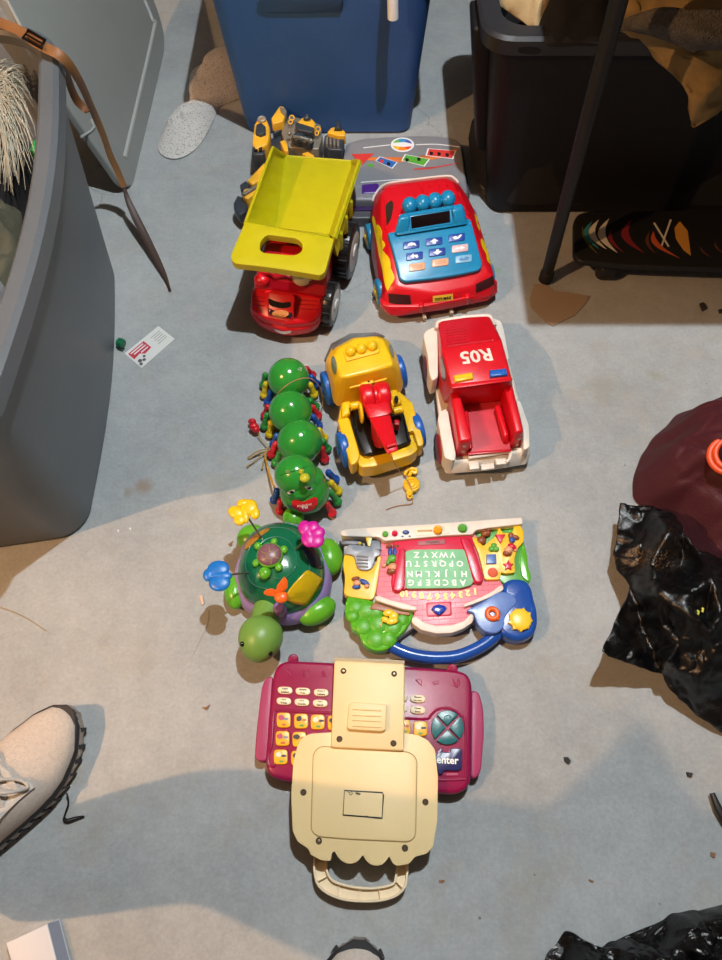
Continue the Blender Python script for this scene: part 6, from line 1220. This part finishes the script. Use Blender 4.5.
# ================================================================== the person taking the photograph, standing at the lower left in beige sneakers
def skin(name, pts, edges, mm, par, sub=2, root=0, label=None):
    me = bpy.data.meshes.new(name); base = Vector(par['_base']); me.from_pydata([Vector(p[:3])-base for p in pts], edges, [])
    o = bpy.data.objects.new(name, me); COL.objects.link(o); md = o.modifiers.new('s', 'SKIN'); md.use_smooth_shade = True
    for i, p in enumerate(pts):
        sv = me.skin_vertices[0].data[i]; r = p[3]; sv.radius = (r if not hasattr(r, '__len__') else r[0], r if not hasattr(r, '__len__') else r[1]); sv.use_root = (i == root)
    if sub: m2 = o.modifiers.new('u', 'SUBSURF'); m2.levels = m2.render_levels = sub
    dg = bpy.context.evaluated_depsgraph_get(); dg.update(); nm = bpy.data.meshes.new_from_object(o.evaluated_get(dg)); o.modifiers.clear(); o.data = nm
    nm.materials.clear(); nm.materials.append(mm)
    for f in nm.polygons: f.use_smooth = True
    o.parent = par; o['_base'] = list(base)
    if label: o['label'] = label
    return o
person = thing('person', 'person taking the picture, beige knit sneakers showing at the left and bottom edges', 'person', (-.35, -.15, 0))
skn = mat('skin', '#c58f72', .5, bump=.1, bscale=300); trs = mat('dark_denim', '#1e2633', .9, bump=.4, bscale=300); swt = mat('grey_sweater', '#3d3f44', .95, bump=.5, bscale=200)
aL, kL, hL = (-.585, -.04, .10), (-.55, -.02, .46), (-.49, -.14, .82); aR, kR, hR = (.0, -.345, .10), (-.20, -.185, .44), (-.33, -.24, .82)
pel = (-.41, -.18, .87); ch = (-.42, -.12, 1.09); nk_ = (-.395, -.12, 1.27); hd_ = (-.36, -.07, 1.37); sL, sR = (-.56, -.08, 1.21), (-.26, -.22, 1.21)
eL, eR = (-.34, .08, 1.07), (-.06, -.19, 1.06)
wL, wR = (-.110, .012, 1.135), (.095, -.055, 1.135)
hands_l = (-.072, -.004, 1.150); hands_r = (.070, -.022, 1.150)
B = [pel+(.115,), ch+(.12,), nk_+(.052,), hd_+(.075,), sL+(.058,), sR+(.058,), eL+(.038,), eR+(.038,), wL+(.024,), wR+(.024,), hL+(.085,), hR+(.085,), kL+(.055,), kR+(.055,), aL+(.036,), aR+(.036,), (-.350, -.06, 1.43, .078), hands_l+(.017,), hands_r+(.017,)]
E_ = [(0, 1), (1, 2), (2, 3), (3, 16), (1, 4), (1, 5), (4, 6), (6, 8), (5, 7), (7, 9), (0, 10), (0, 11), (10, 12), (12, 14), (11, 13), (13, 15), (8, 17), (9, 18)]
body = skin('body', B, E_, skn, person)
skin('trousers', [pel+(.132,), hL+(.098,), hR+(.098,), tuple((a+b)/2 for a, b in zip(hL, kL))+(.088,), tuple((a+b)/2 for a, b in zip(hR, kR))+(.088,), kL+(.074,), kR+(.074,), (-.57, -.03, .28, .070), (-.10, -.265, .28, .066), (-.582, -.04, .13, .062), (-.012, -.34, .13, .060)], [(0, 1), (0, 2), (1, 3), (2, 4), (3, 5), (4, 6), (5, 7), (6, 8), (7, 9), (8, 10)], trs, body)
skin('sweater', [(-.412, -.175, .92, .145), ch+(.145,), (-.40, -.14, 1.20, .10), (-.396, -.122, 1.255, .066), sL+(.072,), sR+(.072,), eL+(.052,), eR+(.052,), tuple(a+(b-a)*.9 for a, b in zip(eL, wL))+(.036,), tuple(a+(b-a)*.9 for a, b in zip(eR, wR))+(.036,)], [(0, 1), (1, 2), (2, 3), (2, 4), (2, 5), (4, 6), (5, 7), (6, 8), (7, 9)], swt, body)
# fingers holding the phone by its edges, each its own bent chain rooted in the palm
for hand, sx in ((Vector(hands_l), 1), (Vector(hands_r), -1)):
    r_ = Vector((1, 0, 0))*sx; bk2_ = -AX; u_ = UP
    for k, (du, ln, rr_) in enumerate(((.028, .026, .0078), (.010, .029, .0082), (-.008, .027, .0078), (-.024, .021, .0068))):
        p0 = hand+u_*du*.5; p1 = hand+u_*du+r_*.006+bk2_*.012; p2 = p1+r_*ln*.5+bk2_*.006; p3 = p2+r_*ln*.35-bk2_*.002
        p0, p1, p2, p3 = [p+bk2_*.012 for p in (p0, p1, p2, p3)]
        skin('finger', [tuple(p0)+(rr_*1.1,), tuple(p1)+(rr_,), tuple(p2)+(rr_*.9,), tuple(p3)+(rr_*.75,)], [(0, 1), (1, 2), (2, 3)], skn, body, sub=1)
    p0 = hand-u_*.01+bk2_*.01; p1 = hand-u_*.036+bk2_*.022+r_*.004; p2 = p1+r_*.022+bk2_*.012; skin('thumb', [tuple(p0)+(.011,), tuple(p1)+(.0095,), tuple(p2)+(.008,)], [(0, 1), (1, 2)], skn, body, sub=1)
# head: face looking down to the phone, hair
fd = (Vector((0, 0, 1.15))-Vector(hd_)).normalized(); hc = Vector(hd_)+Vector((0, 0, .045)); sd = fd.cross(Vector((0, 0, 1))).normalized(); hu = sd.cross(fd).normalized(); HM = Matrix((sd, fd, hu)).transposed()
m = MB(); m.ball(hc, (.074, .094, .112), HM, u=28, v=18); m.ball(hc+fd*.095-hu*.012, (.012, .016, .022), HM); m.ball(hc+fd*.075-hu*.085, (.035, .025, .03), HM)
for s_ in (-1, 1): m.ball(hc+sd*s_*.075-hu*.005, (.008, .018, .028), HM)
fc = obj('head', m, skn, body, smooth=70)
m = MB(); m.ball(hc+fd*.088-hu*.058, (.024, .007, .007), HM); obj('mouth', m, mat('lips', '#9a5248', .5), fc)
for s_ in (-1, 1): m = MB(); m.ball(hc+fd*.082+sd*s_*.030+hu*.010, (.013, .010, .008), HM); obj('eye', m, mat('eye_ball', '#dcd8d0', .2), fc)
m = MB(); m.ball(hc-fd*.014+hu*.022, (.084, .098, .108), HM, u=28, v=18); obj('hair', m, mat('brown_hair', '#2f2119', .8, bump=.8, bscale=120), body, smooth=70)
m = MB(); pc = CAM-AX*.014; PM = Matrix((Vector((1, 0, 0)), UP, -AX)).transposed(); m.box(pc, (.076, .155, .009), .003, PM); ph = solo('phone', m, mat('phone_black', '#101114', .2), 'black phone held in both hands above the toys, outside the photograph', 'phone', pc)
# ================================================================== shoes
mesh_m = mat('beige_knit', '#cdc0b4', .9, bump=.8, bscale=500, bdist=.002, var=.1, vscale=200); sole_m = mat('grey_foam_sole', '#a49a92', .7, bump=.2, bscale=200); dark_m = mat('shoe_black', '#242326', .6); lace_m = mat('pale_lace', '#b9b7b2', .8, bump=.5, bscale=400)
def shoe(label, toe, yaw, side, L=.285, sc=1.0):
    """toe: world point of the tip of the sole; yaw: heading; side: +1 right shoe"""
    t = bpy.data.objects.new('sneaker', None); COL.objects.link(t); t['label'] = label; t.empty_display_size = .02; t.parent = person; d = Vector((math.cos(yaw), math.sin(yaw), 0)); s = Vector((d.y, -d.x, 0)); o = Vector((toe.x, toe.y, 0)); t.location = o-d*L/2-Vector(person['_base']); t['_base'] = list(o-d*L/2)
    SC_ = sc; W_ = [(0, .006), (.012, .024), (.035, .040), (.07, .051), (.10, .053), (.14, .047), (.18, .041), (.22, .039), (.255, .036), (.277, .024), (.285, .006)]
    wid = lambda x: next(a[1]+(b[1]-a[1])*(x-a[0])/(b[0]-a[0]) for a, b in zip(W_, W_[1:]) if x <= b[0]+1e-9)
    off = lambda x: side*(-.006*math.sin(PI*min(1, x/.2)))
    xs = [0, .004, .012, .022, .035, .05, .07, .09, .115, .14, .165, .19, .215, .24, .26, .277, .285]
    def ringat(z, k, x0=0, zig=0):
        pts = []
        A = []
        for i in range(48):
            u = i/47; x = L*(1-math.cos(u*PI))/2; A.append(x)
        for x in A: pts.append(o - d*(x) + s*(off(x)+wid(x)*k) + Vector((0, 0, z)))
        for x in A[::-1][1:-1]: pts.append(o - d*(x) + s*(off(x)-wid(x)*k) + Vector((0, 0, z)))
        n = len(pts); c = sum(pts, Vector())/n
        if zig: pts = [p + (p-c).normalized()*zig*(1 if i % 2 else -1) for i, p in enumerate(pts)]
        return [p+Vector((0, 0, 0)) for p in pts]
    toe_up = lambda p: p + Vector((0, 0, .010*max(0, 1-((o-p).dot(d))/.05)**1.5))
    m = MB(); m.loft([[toe_up(p) for p in ringat(z, k, zig=g)] for z, k, g in ((.001, .90, 0), (.004, .96, .0012), (.014, 1.03, .0015), (.022, 1.02, .0012), (.028, .96, 0))]); obj('sole', m, sole_m, t, smooth=50)
    m = MB(); m.loft([[toe_up(p) for p in ringat(z, k)] for z, k in ((.020, .97), (.026, 1.045), (.031, 1.03), (.034, .9))]); obj('sole_rand', m, dark_m, t, smooth=60)
    # upper
    Hh = [(0, .030), (.012, .044), (.035, .053), (.07, .063), (.10, .075), (.14, .095), (.17, .108), (.20, .100), (.24, .098), (.27, .095), (.285, .06)]
    hei = lambda x: next(a[1]+(b[1]-a[1])*(x-a[0])/(b[0]-a[0]) for a, b in zip(Hh, Hh[1:]) if x <= b[0]+1e-9)
    R = []
    for x in xs:
        r = []; w = wid(x)*.97+.001; h = hei(x)-.026
        for i in range(25):
            a = PI*i/24; cx = math.cos(a); sz = math.sin(a)
            r.append(o-d*(x+.002 if x < .1 else x-.002) + s*(off(x)+w*math.copysign(abs(cx)**.8, cx)*(1-.28*(sz**2)*min(1, x/.08))) + Vector((0, 0, .026+h*sz**.75+.006*max(0, 1-x/.05)**1.5)))
        R.append(r)
    m = MB(); vs = [[m.bm.verts.new(p) for p in r] for r in R]
    for a, b in zip(vs, vs[1:]):
        for i in range(24): m.bm.faces.new((a[i], a[i+1], b[i+1], b[i]))
    m.bm.faces.new(vs[0]); m.bm.faces.new(vs[-1][::-1]); up_ = obj('upper', m, mesh_m, t, smooth=60); T = bvh(up_)
    def on(x, y, e=.001):
        q = o - d*x + s*(off(x)+y); h, n, i, _ = T.ray_cast(q+Vector((0, 0, .3)), Vector((0, 0, -1))); return (h+n*e) if h else q+Vector((0, 0, .05))
    # dark toe bumper, lace guard straps, laces
    for sg in (-1, 1):
        for k in range(15):
            x = .012+k*.0165; w = wid(x)*1.0; p = toe_up(o-d*x+s*(off(x)+sg*w)+Vector((0, 0, .014))); x2 = x+.01; p2 = toe_up(o-d*x2+s*(off(x2)+sg*wid(x2))+Vector((0, 0, .014))); dd = (p2-p).normalized(); oo = Vector((dd.y, -dd.x, 0)); oo = oo if oo.dot(s*sg) > 0 else -oo
            m = MB(); m.hull([p+oo*e+dd*f+Vector((0, 0, z)) for e in (-.002, .0022) for f, z in ((-.0026, -.011), (.0026, -.011), (.002+.004, .008), (.001, .008))], .0004, seg=1); obj('sole_groove', m, dark_m, t)
    for k, x in enumerate((.105, .125, .145, .162)):
        m = MB(); m.tube(spl([on(x+.006, -.030, .001), on(x, -.015, .003), on(x-.003, 0, .004), on(x, .015, .003), on(x+.006, .030, .001)], 4, closed=False), .0042, n=8, flat=(0, 0, 1)); obj('lace', m, lace_m, t)
    for y in (-.032, .032):
        m = MB(); q = [on(x, y*(1+.1*math.sin(x*40)), .0008) for x in (.092, .11, .13, .15, .168)]; m.tube(spl(q, 4, closed=False), .008, n=8, flat=(0, 0, 1)); obj('eyelet_strip', m, lace_m, t)
    for sg in (-1, 1):
        m = MB(); q = [on(.13, 0, .006), on(.118, sg*.018, .014), on(.10, sg*.030, .010), on(.098, sg*.020, .006), on(.112, sg*.006, .008), on(.13, 0, .006)]; m.tube(spl(q, 5, closed=False), .0022, n=8); obj('lace_loop', m, lace_m, t)
    m = MB(); m.torus(on(.215, 0, .0)+Vector((0, 0, .006)), .034, .009, n=28); obj('collar', m, mat('shoe_collar', '#8e857c', .9), t)
    for ch in t.children_recursive:
        for v in ch.data.vertices: v.co = Vector(((v.co.x-d.x*L/2)*sc+d.x*L/2, (v.co.y-d.y*L/2)*sc+d.y*L/2, v.co.z*sc))
    return t
shoe('beige knit sneaker at the left edge pointing to the upper right', P(80, 712, .004), math.radians(55), -1, sc=1.12)
shoe('beige knit sneaker whose toe shows at the bottom edge', P(360, 936, .004), math.radians(86), 1, sc=1.25)
